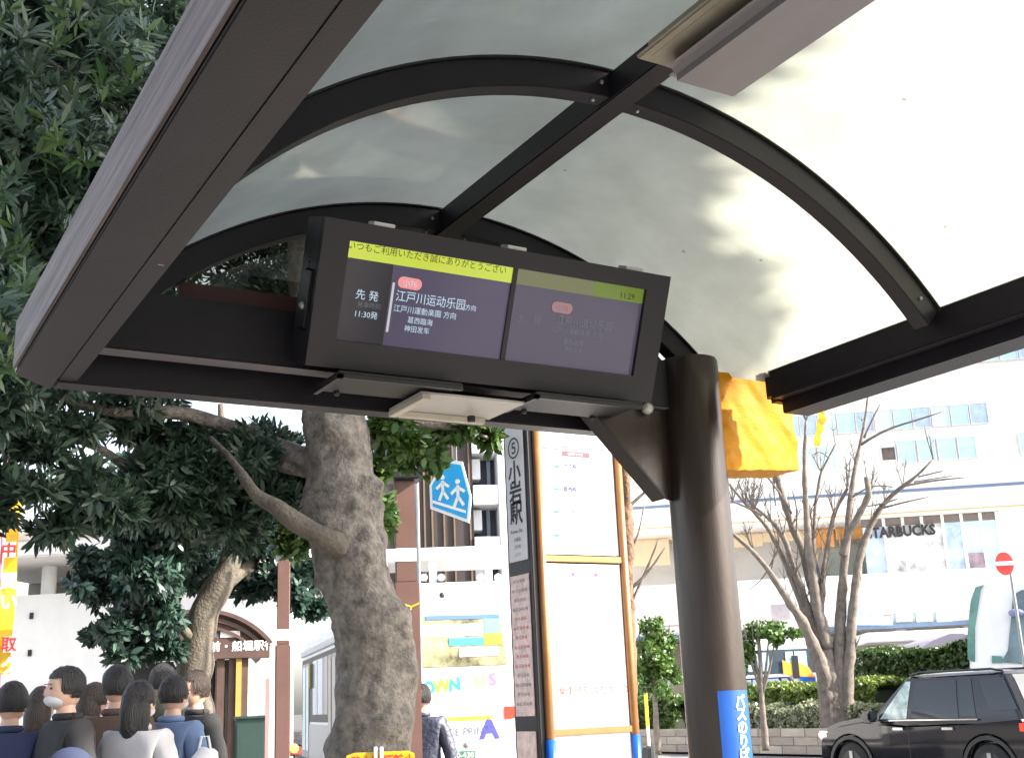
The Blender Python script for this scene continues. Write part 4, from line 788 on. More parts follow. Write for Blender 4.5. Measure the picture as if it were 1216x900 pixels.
# --- middle: deck and dark building right of trunk
M5 = F(540, 30, -4); t = thing('pedestrian_deck', 'white deck slab and columns seen right of the big trunk above the bus', 'deck', M5)
x0, x1, z0, z1 = rect(M5, 440, 650, 612, 660); zz0 = hit(M5, 540, 662)[1]; zz1 = hit(M5, 540, 649)[1]; zw = hit(M5, 540, 691)[1]
MB().box(x0, x1, 0, 3, zz0, zz1).build('slab', WHITE, t, .02); MB().box(x0, x1, .0, .25, 1.0, zw).build('parapet', WHITE, t, .02); MB().box(x0, x1, .26, 3, zw-.6, zw-.4).build('floor', OFFW, t)
for px in (514, 581, 455): a = hit(M5, px, 680)[0]; MB().box(a-.10, a+.10, .4, .6, zw-.4, zz0-.003).build('column', WHITE, t, .02)
for px in (503, 524, 571, 592):
    a = hit(M5, px, 684); MB().sphere((a[0], .3, a[1]), .10, 6).build('lamp_globe', WHITE, t, smooth=True); MB().box(a[0]-.06, a[0]+.06, .25, .35, a[1]-.22, a[1]-.10).build('lamp_base', BLACK, t)
M6 = F(530, 40, -6); t = thing('apartment_building', 'dark brown striped apartment block with white balconies right of the big trunk', 'building', M6)
DBR = mat('dark_brown_cladding', (.040, .030, .028), .7, 0, .2, 1); x0, x1, z0, z1 = rect(M6, 440, 500, 562, 700)
MB().box(x0, x1, 0, 8, 0, 15).build('wall', DBR, t)
for px in (470, 480, 504, 513, 527, 539, 558): a = hit(M6, px, 600)[0]; MB().box(a-.028, a+.028, -.06, -.002, 0, 15).build('fin', mat('tan_fin', (.15, .10, .06), .6), t)
x2 = hit(M6, 592, 600)[0]; MB().box(x1+.002, x2, 1.2, 8, 0, 15).build('recess_wall', mat('dark_slate_wall', (.06, .065, .085), .5, 0, .15, 2), t)
x3 = hit(M6, 612, 600)[0]; MB().box(x2, x3, -.3, 8, 0, 15).build('pilaster', WHITE, t, .02)
for py in (455, 516, 577, 638):
    a = hit(M6, 575, py)[1]; c = hit(M6, 575, py+23)[1]; MB().box(x1+.003, x2-.003, -.2, 1.15, c, a).build('balcony', WHITE, t, .01)
    a = hit(M6, 563, py+27)[1]; c = hit(M6, 563, py+51)[1]; MB().box(x1+.004, x1+.3, .3, 1.1, c, a).build('balcony_screen', WHITE, t); u = hit(M6, 580, py+30)[0]; MB().box(u, u+.12, .9, 1.1, c-.3, a+.3).build('balcony_post', mat('slate_blue', (.25, .28, .36), .5), t)
# --- left: station canopy
M7 = F(60, 38, 5); t = thing('station_canopy', 'white station building with column and deep canopy at far left', 'building', M7)
x0, x1, _, _ = rect(M7, -60, 640, 345, 640); zt_ = hit(M7, 60, 634)[1]; zc_ = hit(M7, 60, 668)[1]; zd_ = hit(M7, 60, 705)[1]
MB().box(x0, x1, -1.5, 7, zc_, zt_).build('canopy', OFFW, t, .05); MB().box(x0, x1, 0, .4, 0, zd_).build('lower_wall', OFFW, t)
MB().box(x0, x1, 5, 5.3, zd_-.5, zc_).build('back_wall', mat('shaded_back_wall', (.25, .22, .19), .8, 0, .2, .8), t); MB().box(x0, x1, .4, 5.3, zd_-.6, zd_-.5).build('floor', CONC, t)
for px in (41, 190, 300): a = hit(M7, px, 690)[0]; MB().tube([(a, .9, zd_-.5), (a, .9, zc_-.003)], .22, 16).build('column', WHITE, t)
for (a0, b0, a1, b1, m) in ((77, 702, 98, 711, DARKG), (56, 703, 64, 716, BLUEG), (64, 706, 76, 716, mat('cream_wall', (.62, .58, .48)))): c = rect(M7, a0, b0, a1, b1, 4.9); MB().box(c[0], c[1], 4.9, 4.99, c[2], c[3]).build('window', m, t)
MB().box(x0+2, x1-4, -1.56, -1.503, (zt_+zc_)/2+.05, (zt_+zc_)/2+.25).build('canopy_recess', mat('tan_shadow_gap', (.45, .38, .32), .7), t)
for px, py in ((38, 731), (36, 775)): a = hit(M7, px, py); MB().box(a[0]-.05, a[0]+.05, -.06, -.003, a[1]-.09, a[1]+.09).build('wall_lamp', BLACK, t)
# shop awning pink above the crowd
# ================================================================== BANNERS
FL = thing('banner_flag', 'tall orange and yellow vertical banner with red characters at the left edge', 'banner', F(10, 11, -6)); MF = FL.matrix_world.copy()
def hf(px, py): return hit(MF, px, py)
x0, x1, z0, z1 = rect(MF, 3, 560, 20, 800)
mb = MB(); n = 14; P = []
for i in range(n+1):
    z = z0+(z1-z0)*i/n; wv = .02*math.sin(i*.9); P += [(x0, wv, z), (x1, -wv, z)]
mb.add(P, [(2*i, 2*i+1, 2*i+3, 2*i+2) for i in range(n)]); mb.build('cloth', mat('banner_orange_yellow', (.9, .42, .02), .7, 0, .1, 1.0, c2=(.9, .60, .03)), FL)
MB().tube([(x0-.02, 0, 0), (x0-.02, 0, z1+.1)], .012, 8).build('pole', mat('pink_pole', (.7, .15, .2), .4), FL)
RI = REDI; 
for ch, py in (('中', 653), ('買', 690), ('い', 715), ('取', 765), ('ク', 790)):
    u, z = hf(12, py)
    if ch in '中取': a = hf(6.5, py-9); c = hf(19, py+9); MB().box(a[0], c[0], -.032, -.026, c[1], a[1]).build('white_square', WHITE, FL); text(ch, .13, RI, FL, onface(u, z, -.035), bold=.003)
    else: text(ch, .15, WHI, FL, onface(u, z, -.03), bold=.004)
FL2 = thing('banner_flag', 'white vertical banner at the far left behind the orange one', 'banner', F(-2, 11.6, -6)); x0, x1, z0, z1 = rect(FL2.matrix_world.copy(), -12, 640, 4, 790)
MB().box(x0, x1, -.004, .004, z0, z1).build('cloth', WHITE, FL2); MB().tube([(x1+.02, 0, 0), (x1+.02, 0, z1+.1)], .012, 8).build('pole', mat('pink_pole', (.7, .15, .2)), FL2)
# ================================================================== SIGNS
MS2 = F(535, 12, 14); t = thing('crossing_sign', 'blue five sided crossing sign tilted under the foliage', 'sign', MS2)
def hq(*q): return hit(MS2, *q)
P = [hq(511, 604), (hq(557, 621)), hq(560, 590), hq(549, 548), hq(528, 545), hq(510, 576)]
cx_ = sum(p[0] for p in P)/6; cz_ = sum(p[1] for p in P)/6
MB().prism(P, 0, .012).build('white_plate', WHITE, t); MB().prism([(cx_+(a-cx_)*.88, cz_+(b-cz_)*.88) for a, b in P], -.004, -.001).build('blue_face', mat('cyan_blue_sign', (.02, .36, .72), .35, 0, .2, 1.5), t)
a = hq(514, 602-7); c = hq(553, 615-8); MB().prism([(a[0], a[1]-.02), (c[0], c[1]-.02), (c[0], c[1]+.01), (a[0], a[1]+.01)], -.008, -.005).build('white_bar', WHITE, t)
def fig(px, py, s):
    u, z = hq(px, py); mb = MB()
    for (x0, z0, x1, z1) in ((0, .06, 0, -.02), (0, -.02, -.03, -.09), (0, -.02, .04, -.085), (0, .045, -.05, .0), (0, .045, .05, .01)):
        d = Vector((x1-x0, 0, z1-z0)); n_ = Vector((-d.z, 0, d.x)).normalized()*.011; p = Vector((x0, 0, z0)); q = Vector((x1, 0, z1))
        pts = [(p+n_)*s, (p-n_)*s, (q-n_)*s, (q+n_)*s]; mb.add([(u+v.x, -.007, z+v.z) for v in pts], [(0, 1, 2, 3)])
    mb.prism([(u+.018*s*math.cos(i*math.pi/6), z+.085*s+.018*s*math.sin(i*math.pi/6)) for i in range(12)], -.008, -.0065); mb.build('walking_figure', WHITE, t)
fig(526, 580, 1.35); fig(544, 586, 1.45)
a = hq(540, 552); MB().box(a[0]-.015, a[0]+.015, .014, .04, a[1]-.2, a[1]+.35).build('bracket', STEEL, t); MB().tube([(a[0], .06, a[1]+.33), (a[0]-.45, .1, a[1]+.36)], .02, 8).build('arm', STEEL, t); MB().tube([(a[0]-.45, .1, a[1]+.40), (a[0]-.45, .1, 0)], .025, 8).build('pole', STEEL, t)
# no entry
MN2 = F(1193, 23.5, 6); t = thing('no_entry_sign', 'round red no entry sign with white bar above the white coach', 'sign', MN2)
u, z = hit(MN2, 1193, 669); rr = (hit(MN2, 1203, 669)[0]-u)*1.1
MB().prism([(u+rr*math.cos(i*math.pi/20), z+rr*1.3*math.sin(i*math.pi/20)) for i in range(40)], 0, .02).build('red_disc', mat('bright_red_sign', (.85, .05, .04), .4), t)
MB().prism([(u-rr*.98, z-rr*.2), (u+rr*.98, z-rr*.2), (u+rr*.98, z+rr*.25), (u-rr*.98, z+rr*.25)], -.01, -.003).build('white_bar', WHITE, t)
MB().tube([(u+.1, .06, 0), (u+.1, .06, z+rr)], .03, 8).build('pole', STEEL, t)
# delineator, grey stake, curve mirror
O = GX(771, 890, 17.5); t = thing('delineator_post', 'yellow and white traffic post on a black base at the roadside', 'post', Matrix.Translation((O.x, O.y, -.04)))
Hh = math.hypot(O.x, O.y); zt_ = G(771, 822, Hh).z; zm = G(771, 862, Hh).z; zbb = G(771, 888, Hh).z
o_ = Matrix.Translation((O.x, O.y, 0)); t.matrix_world = o_
MB().tube([(0, 0, zbb), (0, 0, zm)], .035, 12).build('white_shaft', WHITE, t, smooth=False); MB().tube([(0, 0, zm), (0, 0, zt_)], .042, 12).build('yellow_shaft', YELLOW, t); MB().tube([(0, 0, 0), (0, 0, zbb+.02), (0, 0, zbb+.06)], [.2, .16, .05], 16).build('rubber_base', BLACK, t)
for px, y0_, y1_, lab in ((785, 828, 865, 'short grey metal stake among shrubs left of the round post'), (993, 815, 855, 'thin pale metal stake standing before the low hedge')):
    q = GX(px, 860, 20.6); h_ = math.hypot(q.x, q.y); t = thing('metal_stake', lab, 'stake', Matrix.Translation((q.x, q.y, 0))); MB().tube([(0, 0, .4), (0, 0, G(px, y0_, h_).z)], .03, 8).build('stake', mat('pale_grey_metal', (.5, .52, .52), .4, .3), t)
q = G(751, 747, 12); t = thing('convex_mirror', 'white rounded back of a mirror peeping out beside the notice case', 'mirror', Matrix.Translation((q.x, q.y, 0)))
MB().sphere((0, 0, q.z), .09, 10, (.7, .7, 1.05)).build('shell', WHITE, t, smooth=True); MB().tube([(-.06, 0, q.z), (-.12, 0, q.z-.2), (-.12, 0, 0)], .018, 8).build('pole', STEEL, t)
# yellow notice frame at the foot of the big tree
MY = F(452, 5.6, -3); t = thing('notice_sign', 'yellow notice board with red characters clipped in front of the big trunk', 'sign', MY)
x0, x1, z0, z1 = rect(MY, 410, 893, 493, 893); c = [hit(MY, *q) for q in ((411, 897), (421, 893.5), (484, 891), (492, 894))]; zb_ = .55
MB().prism([(c[0][0], zb_), (c[3][0], zb_), (c[3][0], c[3][1]), (c[2][0], c[2][1]), (c[1][0], c[1][1]), (c[0][0], c[0][1])], 0, .012).build('board', mat('signal_yellow', (.60, .40, .01), .45, 0, .05, 3), t, .002)
for k, ch in enumerate('路上喫煙禁止'): u = c[0][0]+.045+k*.047; text(ch, .05, REDI, t, onface(u, c[1][1]-.038, -.002), bold=.0012)
text('ここは禁煙です', .04, INK, t, onface((c[0][0]+c[3][0])/2, c[1][1]-.13, -.002))
for px in (446, 453): u, z = hit(MY, px, 893); MB().box(u-.008, u+.008, -.012, .02, z-.03, z+.025).build('clip', mat('clear_clip', (.6, .6, .6), .15), t, .003)
for u in (c[0][0]+.05, c[3][0]-.05): MB().box(u-.01, u+.01, .013, .03, 0, zb_+.2).build('leg', STEEL, t)

# ================================================================== VEHICLES
def wheel(M, r, wd, rim, par, n=28):
    mb = MB(); mb.tube([(0, -wd/2, 0), (0, -wd/2+.02, 0), (0, wd/2-.02, 0), (0, wd/2, 0)], [r-.03, r, r, r-.03], n); o = mb.build('wheel', mat('tyre_rubber', (.018, .018, .018), .8), par, 0, smooth=True); o.data.set_sharp_from_angle(angle=R(40)); o.matrix_local = M
    MB().tube([(0, wd/2-.004, 0), (0, wd/2+.006, 0)], r*.68, n).build('rim', rim, o, .004)
    mb = MB()
    for k in range(5): a = k*2*math.pi/5; mb.box(-.035, .035, wd/2+.004, wd/2+.02, .05, r*.64, Matrix.Rotation(a, 4, 'Y'))
    mb.build('spokes', mat('alloy', (.35, .35, .37), .3, .8), o, .004); return o
def arch(cx, r, n=14): return [(cx+r*math.cos(math.pi-i*math.pi/n), .30+r*math.sin(math.pi-i*math.pi/n)*1.0) for i in range(n+1)]
def make_car(name, label, M, paint, L=3.99, Hh=1.62, wb=2.53, hatch=True, glass=DARKG, sedan=False):
    t = thing(name, label, 'car', M); hw = .84; fx, rx = wb/2+.02, -wb/2+.02; nose, tail = L/2, -L/2
    bz = .93 if not sedan else .88
    out = [(tail+.05, .28)] + [(x, z) for x, z in arch(rx, .40)] + [(x, z) for x, z in arch(fx, .40)] + [(nose-.08, .26), (nose, .42), (nose-.01, .62), (nose-.10, .84), (nose-.45, .955 if not sedan else .86), (nose-.98, bz+.09), (.2, bz+.02), (-.9, bz+.05), (tail+.12, bz+.12), (tail+.02, bz-.05), (tail, .55), (tail+.03, .4)]
    MB().prism(out[::-1], -hw, hw).build('body', paint, t, .085, seg=5)
    # greenhouse: lofted cabin
    xs0_, xs1_ = (nose-1.03, nose-1.72) if not sedan else (nose-1.15, nose-1.9); xr0, xr1 = (tail+.10, tail+.42) if not sedan else (tail+.55, tail+1.25)
    zb_, zr_ = bz-.02, Hh-.075; yb, yr = hw-.045, hw-.185
    mb = MB(); rings = []
    for s_ in np.linspace(0, 1, 7):
        xf = xs0_+(xs1_-xs0_)*s_**1.05; xb = xr0+(xr1-xr0)*s_**1.2; y = yb+(yr-yb)*s_**1.3; z = zb_+(zr_-zb_)*s_; c_ = .10
        rings.append([(xf, y-c_, z), (xf-.06, y-.02, z), (xf-.13, y, z), (xb+.13, y, z), (xb+.05, y-.02, z), (xb, y-c_, z), (xb, -y+c_, z), (xb+.05, -y+.02, z), (xb+.13, -y, z), (xf-.13, -y, z), (xf-.06, -y+.02, z), (xf, -y+c_, z)])
    for e, dz in ((.93, .035), (.75, .06), (.4, .075)):
        cx_ = (xs1_+xr1)/2; rings.append([(cx_+(x-cx_)*e, y*e, zr_+dz) for x, y, z in rings[6]])
    V = [p for r_ in rings for p in r_]; K = 12; Fs = [(i*K+j, i*K+(j+1) % K, (i+1)*K+(j+1) % K, (i+1)*K+j) for i in range(6) for j in range(K)]
    mb.add(V[:7*K], Fs); mb.build('cabin_frame', mat('gloss_black_pillar', (.012, .012, .015), .15), t, smooth=False)
    mb = MB(); Fr_ = [(i*K+j, i*K+(j+1) % K, (i+1)*K+(j+1) % K, (i+1)*K+j) for i in range(3) for j in range(K)] + [tuple(3*K+j for j in range(K))]
    rr_ = [[(x, y, z+.006) for x, y, z in rings[6]]] + rings[7:]; mb.add([p for r_ in rr_ for p in r_], Fr_); mb.build('roof', paint, t, smooth=True)
    def yat(z): s_ = (z-zb_)/(zr_-zb_); return yb+(yr-yb)*max(s_, 0)**1.3
    def xfa(z): return xs0_+(xs1_-xs0_)*((z-zb_)/(zr_-zb_))**1.05
    def xba(z): return xr0+(xr1-xr0)*((z-zb_)/(zr_-zb_))**1.2
    z0, z1 = bz+.055, zr_-.035
    def sg(x0b, x0t, x1b, x1t, m, nm='side_window', zb2=None):
        for sd in (1, -1):
            mb = MB(); P = []; n = 6
            for i in range(n+1): s_ = i/n; z = (zb2 or z0)+(z1-(zb2 or z0))*s_; y = (yat(z)+.006)*sd; P += [(x0b+(x0t-x0b)*s_, y, z), (x1b+(x1t-x1b)*s_, y, z)]
            mb.add(P, [(2*i, 2*i+1, 2*i+3, 2*i+2) for i in range(n)]); mb.build(nm, m, t, smooth=True)
    LG = mat('pale_green_glass', (.34, .46, .42), .06, 0, .5, 5, c2=(.5, .6, .56)) if not sedan else glass
    sg(xfa(z0)-.22, xfa(z1)-.12, .16, .10, LG); sg(.08, .02, -.78, -.72, glass); sg(-.82, -.76, -1.08, -.98, glass, zb2=z0+.02)
    if not sedan: sg(-1.30, -1.12, -1.76, -1.52, glass, 'quarter_window', z0+.10)
    # windscreens
    for nm, fn, sgn in (('windscreen', xfa, 1), ('rear_window', xba, -1)):
        mb = MB(); P = []; n = 6
        for i in range(n+1): z = z0+(z1-z0)*i/n; x = fn(z)+.008*sgn; y = yat(z)-.10; P += [(x, -y, z), (x, y, z)]
        mb.add(P, [(2*i, 2*i+1, 2*i+3, 2*i+2) for i in range(n)]); mb.build(nm, mat('reflecting_windscreen', (.45, .5, .5), .05, 0, .2, 2) if sgn > 0 else glass, t, smooth=True)
    CH = mat('chrome_trim', (.6, .6, .6), .12, .95)
    for sd in (1, -1):
        y = hw*sd
        MB().box(-1.12, xfa(z0)-.2, y-.035*sd if sd > 0 else y+.01, y-.01 if sd > 0 else y+.035, bz+.028, bz+.046).build('waist_trim', CH, t)
        for hx in (-.62, .28):
            mb = MB(); mb.box(hx-.10, hx+.10, min(y, y+.035*sd), max(y, y+.035*sd), bz-.10, bz-.065); mb.build('door_handle', CH if not sedan else paint, t, .008)
        mb = MB(); mx = xfa(z0)-.18; mb.box(mx-.09, mx+.09, min(y+.02*sd, y+.22*sd), max(y+.02*sd, y+.22*sd), bz+.02, bz+.18); mb.build('wing_mirror', mat('gloss_black_pillar', (.012, .012, .015)) if not sedan else paint, t, .03)
        for gx_ in (.12, -.80): MB().box(gx_-.004, gx_+.004, min(y-.002*sd, y+.001*sd), max(y-.002*sd, y+.001*sd), .38, bz-.02).build('door_gap', BLACK, t)
        mb = MB(); mb.box(rx+.44, fx-.44, min(y-.01*sd, y+.012*sd), max(y-.01*sd, y+.012*sd), .26, .40); mb.build('sill_cladding', BLACK, t, .01)
        for cx_ in (rx, fx):
            mb = MB(); a = arch(cx_, .40); b_ = arch(cx_, .455); n = len(a); y0, y1 = y-.03*sd, y+.012*sd
            mb.add([(p[0], y1, p[1]) for p in a]+[(p[0], y1, p[1]) for p in b_]+[(p[0], y0, p[1]) for p in a]+[(p[0], y0, p[1]) for p in b_],
                   [(i, i+1, n+i+1, n+i) for i in range(n-1)]+[(i, i+1, 2*n+i+1, 2*n+i) for i in range(n-1)]+[(n+i, n+i+1, 3*n+i+1, 3*n+i) for i in range(n-1)]); mb.build('arch_trim', BLACK if not sedan else paint, t)
            wheel(Matrix.Translation((cx_, (hw-.115)*sd, .32)) @ (Matrix.Identity(4) if sd > 0 else Matrix.Rotation(math.pi, 4, 'Z')), .325, .21, BLACK, t)
        mb = MB(); mb.box(nose-.26, nose-.03, min(y-.22*sd, y+.005*sd), max(y-.22*sd, y+.005*sd), .70, .82); mb.build('headlight', mat('headlamp_glass', (.65, .65, .65), .08, .3), t, .03)
        mb = MB(); mb.box(tail-.005, tail+.22, min(y-.18*sd, y+.008*sd), max(y-.18*sd, y+.008*sd), bz-.14, bz-.0); mb.build('tail_light', mat('red_lamp_lens', (.75, .03, .02)), t, .02)
        if not sedan:
            mb = MB(); mb.tube([(xs1_-.1, (yr-.06)*sd, zr_+.05), (xs1_-.3, (yr-.06)*sd, zr_+.085), (xr1+.3, (yr-.06)*sd, zr_+.085), (xr1+.1, (yr-.06)*sd, zr_+.05)], .016, 8); mb.build('roof_rail', BLACK, t, smooth=True)
    MB().box(nose-.02, nose+.012, -.5, .5, .42, .66).build('grille', BLACK, t, .01); MB().box(tail-.012, tail+.02, -.18, .18, .60, .72).build('number_plate', WHITE, t)
    return t
SUVP = mat('black_pearl_paint', (.009, .008, .012), .04, .0, .15, 2, spec=.5)
qf = GX(1010, 890, 14.0); qr = GX(1174, 900, 14.0); cy_ = (qf.y+qr.y)/2-.03
make_car('parked_car', 'glossy black compact suv driving along the near lane', Matrix.Translation((14.0+.84, cy_, -.04)) @ Matrix.Rotation(math.pi/2, 4, 'Z'), SUVP)
def facecar(px, H, az, nm, lab, paint, **k): O = G(px, 850, H); return make_car(nm, lab, Matrix.Translation((O.x, O.y, -.04)) @ Matrix.Rotation(-az+math.pi/2, 4, 'Z'), paint, **k)
O = G(925, 815, 37.0); make_car('parked_car', 'pale blue grey car whose roof shows above the clipped hedge', Matrix.Translation((O.x, O.y, -.04)) @ Matrix.Rotation(R(-43), 4, 'Z'), mat('silver_paint', (.5, .52, .55), .2, .5, .05, 2), L=4.5, Hh=1.93, wb=2.7, sedan=True, glass=BLUEG)
# minibus with teal windows and orange decal
MV = F(915, 39.5, -6); t = thing('city_bus', 'white city bus with teal windows and orange decal behind the bare tree', 'bus', MV)
x0, x1, z0, z1 = rect(MV, 845, 758, 985, 800); zt_ = hit(MV, 920, 758)[1]; zw1 = hit(MV, 920, 771)[1]; zw0 = hit(MV, 920, 800)[1]
MB().box(x0, x1, 0, 2.4, .4, zt_).build('body', WHITE, t, .08); MB().box(x0+.1, x1-.1, -.012, .05, zw0, zw1).build('window_band', mat('slate_glass', (.05, .07, .09), .06), t, .01)
for a0, a1, m in ((876, 893, CYANG), (897, 913, BLUEG), (933, 942, CYANG), (944, 958, CYANG)): c = rect(MV, a0, 773, a1, 798); MB().box(c[0], c[1], -.03, -.014, zw0+.1, zw1-.08).build('window', m, t)
for a0, a1, b0, b1, m in ((929, 941, 783, 800, ORANGE), (948, 960, 786, 802, ORANGE)): c = rect(MV, a0, b0, a1, b1); MB().prism([(c[0], c[2]), (c[1]+.2, c[2]-.1), (c[1], c[3]-.15), (c[0], c[3])], -.05, -.032).build('orange_decal', m, t)
c = rect(MV, 940, 778, 948, 805); MB().box(c[0], c[1], -.06, -.055, c[2], c[3]).build('dark_decal', BLACK, t); c = rect(MV, 950, 803, 968, 812); MB().box(c[0], c[1], -.05, -.03, c[2], c[3]).build('blue_stripe', BLUE, t)
for a in (.25, .8): xx = x0+(x1-x0)*a; wheel(Matrix.Translation((xx, .2, .47)) @ Matrix.Rotation(math.pi, 4, 'Z'), .47, .28, STEEL, t)
# coach on the right
MK = F(1180, 24.5, 23); t = thing('tour_coach', 'white tall coach with curved green tinted glass at the right edge', 'coach', MK)
def hk(px, py, y=0): return hit(MK, px, py, y)
zt_ = hk(1170, 691)[1]; xa = hk(1147, 740)[0]; xb = xa+2.5
out = [(xa+.02, .4), (xb, .4), (xb+.02, 1.6), (xb-.15, zt_-.1), (xb-.5, zt_), (hk(1166, 691)[0], zt_), (hk(1151, 700)[0], zt_-.22), (hk(1146, 740)[0], 2.0), (hk(1146, 770)[0], 1.2)]
MB().prism(out[::-1] if False else out, 0, 10.5).build('body', WHITE, t, .06, seg=3)
TG = mat('coach_green_glass', (.12, .26, .23), .06, 0, .5, 1.5); P = [hk(1149, 783), hk(1158, 786), hk(1158, 745), hk(1165, 700), hk(1169, 694), hk(1158, 697), hk(1152, 718), hk(1149, 750)]
MB().prism(P, -.03, .03).build('corner_glass', TG, t, .006)
P = [hk(1189, 786), hk(1240, 790), hk(1240, 706), hk(1214, 700), hk(1203, 706), hk(1201, 730), hk(1197, 772)]
MB().prism(P, -.04, .02).build('windscreen', mat('coach_slate_glass', (.13, .19, .22), .06, 0, .6, 1.2), t, .006)
P = [hk(1178, 778), hk(1190, 779), hk(1190, 787), hk(1178, 787)]; MB().prism([P[3], P[2], P[1], P[0]], -.03, .02).build('lamp_cluster', TG, t)
mb = MB(); q = hk(1207, 728); mb.sphere((q[0], -.15, q[1]), .13, 8, (1.1, .5, .6)); mb.build('mirror', mat('blue_grey_plastic', (.2, .22, .4), .3), t, smooth=True)
for a in (.5, xb-xa-.5): wheel(Matrix.Translation((xa+a, 2.2, .5)) @ Matrix.Rotation(math.pi/2, 4, 'Z'), .5, .3, STEEL, t)

# ================================================================== PEOPLE
SKIN = mat('skin', (.55, .34, .25), .5, 0, .06, 12); HAIR = mat('dark_hair', (.012, .010, .010), .5, 0, .7, 60, 1, 12, stretch=(14, 14, 1.2)); HAIRB = mat('brown_hair', (.035, .02, .013), .5, 0, .7, 60, 1, 12, stretch=(14, 14, 1.2))
def skinobj(name, V, E_, Rr, root=0, sub=2):
    me = bpy.data.meshes.new(name); me.from_pydata([Vector(v) for v in V], E_, []); o = bpy.data.objects.new(name, me); link(o)
    md = o.modifiers.new('skin', 'SKIN'); md.use_smooth_shade = True
    for i, r in enumerate(Rr): me.skin_vertices[0].data[i].radius = r if isinstance(r, tuple) else (r, r)
    for i in range(len(V)): me.skin_vertices[0].data[i].use_root = (i == root)
    s_ = o.modifiers.new('sub', 'SUBSURF'); s_.levels = s_.render_levels = sub
    dg = bpy.context.evaluated_depsgraph_get(); ev = o.evaluated_get(dg); m2 = bpy.data.meshes.new_from_object(ev)
    v = [tuple(p.co) for p in m2.vertices]; f = [tuple(p.vertices) for p in m2.polygons]; bpy.data.objects.remove(o); bpy.data.meshes.remove(me); bpy.data.meshes.remove(m2)
    mb = MB(); mb.add(v, f); return mb
def person(label, px, H, h, face, coat, trou, hair=HAIR, mask=True, long=False, raise_arm=False, group=None, hood=False, bag=None, coatname='coat'):
    O = G(px, 850, H); M = Matrix.Translation((O.x, O.y, 0)) @ Matrix.Rotation(math.atan2(-O.x, O.y)+R(face), 4, 'Z') @ Matrix.Scale(h/1.7, 4)
    t = thing('person', label, 'person', M, group)
    # joints: facing -y
    hL, hR = (.23, -.02, .80), (-.23, -.02, .80)
    if raise_arm: el = (-.27, -.06, 1.12); hR = (-.16, -.30, 1.22)
    else: el = (-.26, .03, 1.10)
    V = [(0, 0, .95), (0, .01, 1.12), (0, .005, 1.30), (0, .01, 1.43), (0, 0, 1.50), (0, -.01, 1.56), (.17, .01, 1.39), (.26, .03, 1.10), hL, (-.17, .01, 1.39), el, hR,
         (.09, 0, .88), (.10, -.01, .48), (.10, .02, .09), (.11, -.13, .04), (-.09, 0, .88), (-.10, -.03, .48), (-.10, .02, .09), (-.11, -.13, .04)]
    E_ = [(0, 1), (1, 2), (2, 3), (3, 4), (4, 5), (2, 6), (6, 7), (7, 8), (2, 9), (9, 10), (10, 11), (0, 12), (12, 13), (13, 14), (14, 15), (0, 16), (16, 17), (17, 18), (18, 19)]
    Rr = [(.14, .10), (.125, .09), (.14, .10), (.075, .06), (.05, .05), (.048, .048), .055, .04, .026, .055, .04, .026, .085, .055, .04, .035, .085, .055, .04, .035]
    for (hi, sd) in ((8, 1), (11, -1)):
        p = Vector(V[hi]); q = Vector(V[hi-1]); d = (p-q).normalized(); fwd = Vector((0, -1, 0)) if abs(d.y) < .7 else Vector((0, 0, 1)); b0 = len(V)
        V.append(tuple(p+d*.045)); E_.append((hi, b0)); Rr.append((.03, .018))
        for k, (off, ln) in enumerate(((-.028, .06), (-.01, .075), (.01, .07), (.027, .055))):
            a = p+d*.06+fwd*(-off); i = len(V); V.append(tuple(a+d*.02)); V.append(tuple(a+d*(.02+ln*.55)+Vector((-sd*.008, 0, 0)))); V.append(tuple(a+d*(.02+ln)+Vector((-sd*.025, 0, 0)))); E_ += [(b0, i), (i, i+1), (i+1, i+2)]; Rr += [.0095, .0088, .0075]
        i = len(V); V.append(tuple(p+d*.02+fwd*.035)); V.append(tuple(p+d*.055+fwd*.052)); E_ += [(hi, i), (i, i+1)]; Rr += [.011, .009]
    mb = skinobj('body', V, E_, Rr)
    # head
    b0 = len(mb.v); hc = Vector((0, -.015, 1.605)); mb.sphere(hc, 1, 16, (.076, .094, .112))
    for i in range(b0, len(mb.v)):
        v = Vector(mb.v[i])-hc; zz = v.z/.112; fr = max(0, -v.y/.094)
        if zz < 0: v.x *= 1-.28*zz*zz; v.y *= 1-.10*zz*zz*(1 if v.y > 0 else 0)
        v.y -= .022*fr**6*math.exp(-((zz+.15)/.22)**2)*math.exp(-(v.x/.016)**2)          # nose
        for ex in (-.03, .03): v.y += .008*fr*math.exp(-((zz-.08)/.13)**2)*math.exp(-((v.x-ex)/.018)**2)
        v.y -= .006*fr*math.exp(-((zz+.5)/.08)**2)*math.exp(-(v.x/.025)**2)
        mb.v[i] = tuple(v+hc)
    for sd in (-1, 1): mb.sphere(hc+Vector((sd*.075, .01, -.005)), .022, 6, (.35, .8, 1.3))
    ob = mb.build('body', SKIN, t, smooth=True)
    EY = mat('dark_eye', (.02, .015, .012), .2); em_ = MB()
    for ex in (-.03, .03): em_.sphere(hc+Vector((ex, -.083, .010)), .011, 6, (1.2, .5, .6)); em_.box(hc.x+ex-.018, hc.x+ex+.018, hc.y-.094, hc.y-.086, hc.z+.030, hc.z+.035)
    em_.build('eyes', EY, t, smooth=False)
    if mask:
        mb = MB(); mb.sphere(hc+Vector((0, -.028, -.050)), 1, 12, (.058, .078, .042)); mb.build('face_mask', mat('white_mask', (.5, .5, .53), .8), t, smooth=True)
    else: MB().sphere(hc+Vector((0, -.088, -.058)), 1, 6, (.024, .01, .006)).build('mouth', mat('lips', (.4, .15, .13), .5), t, smooth=True)
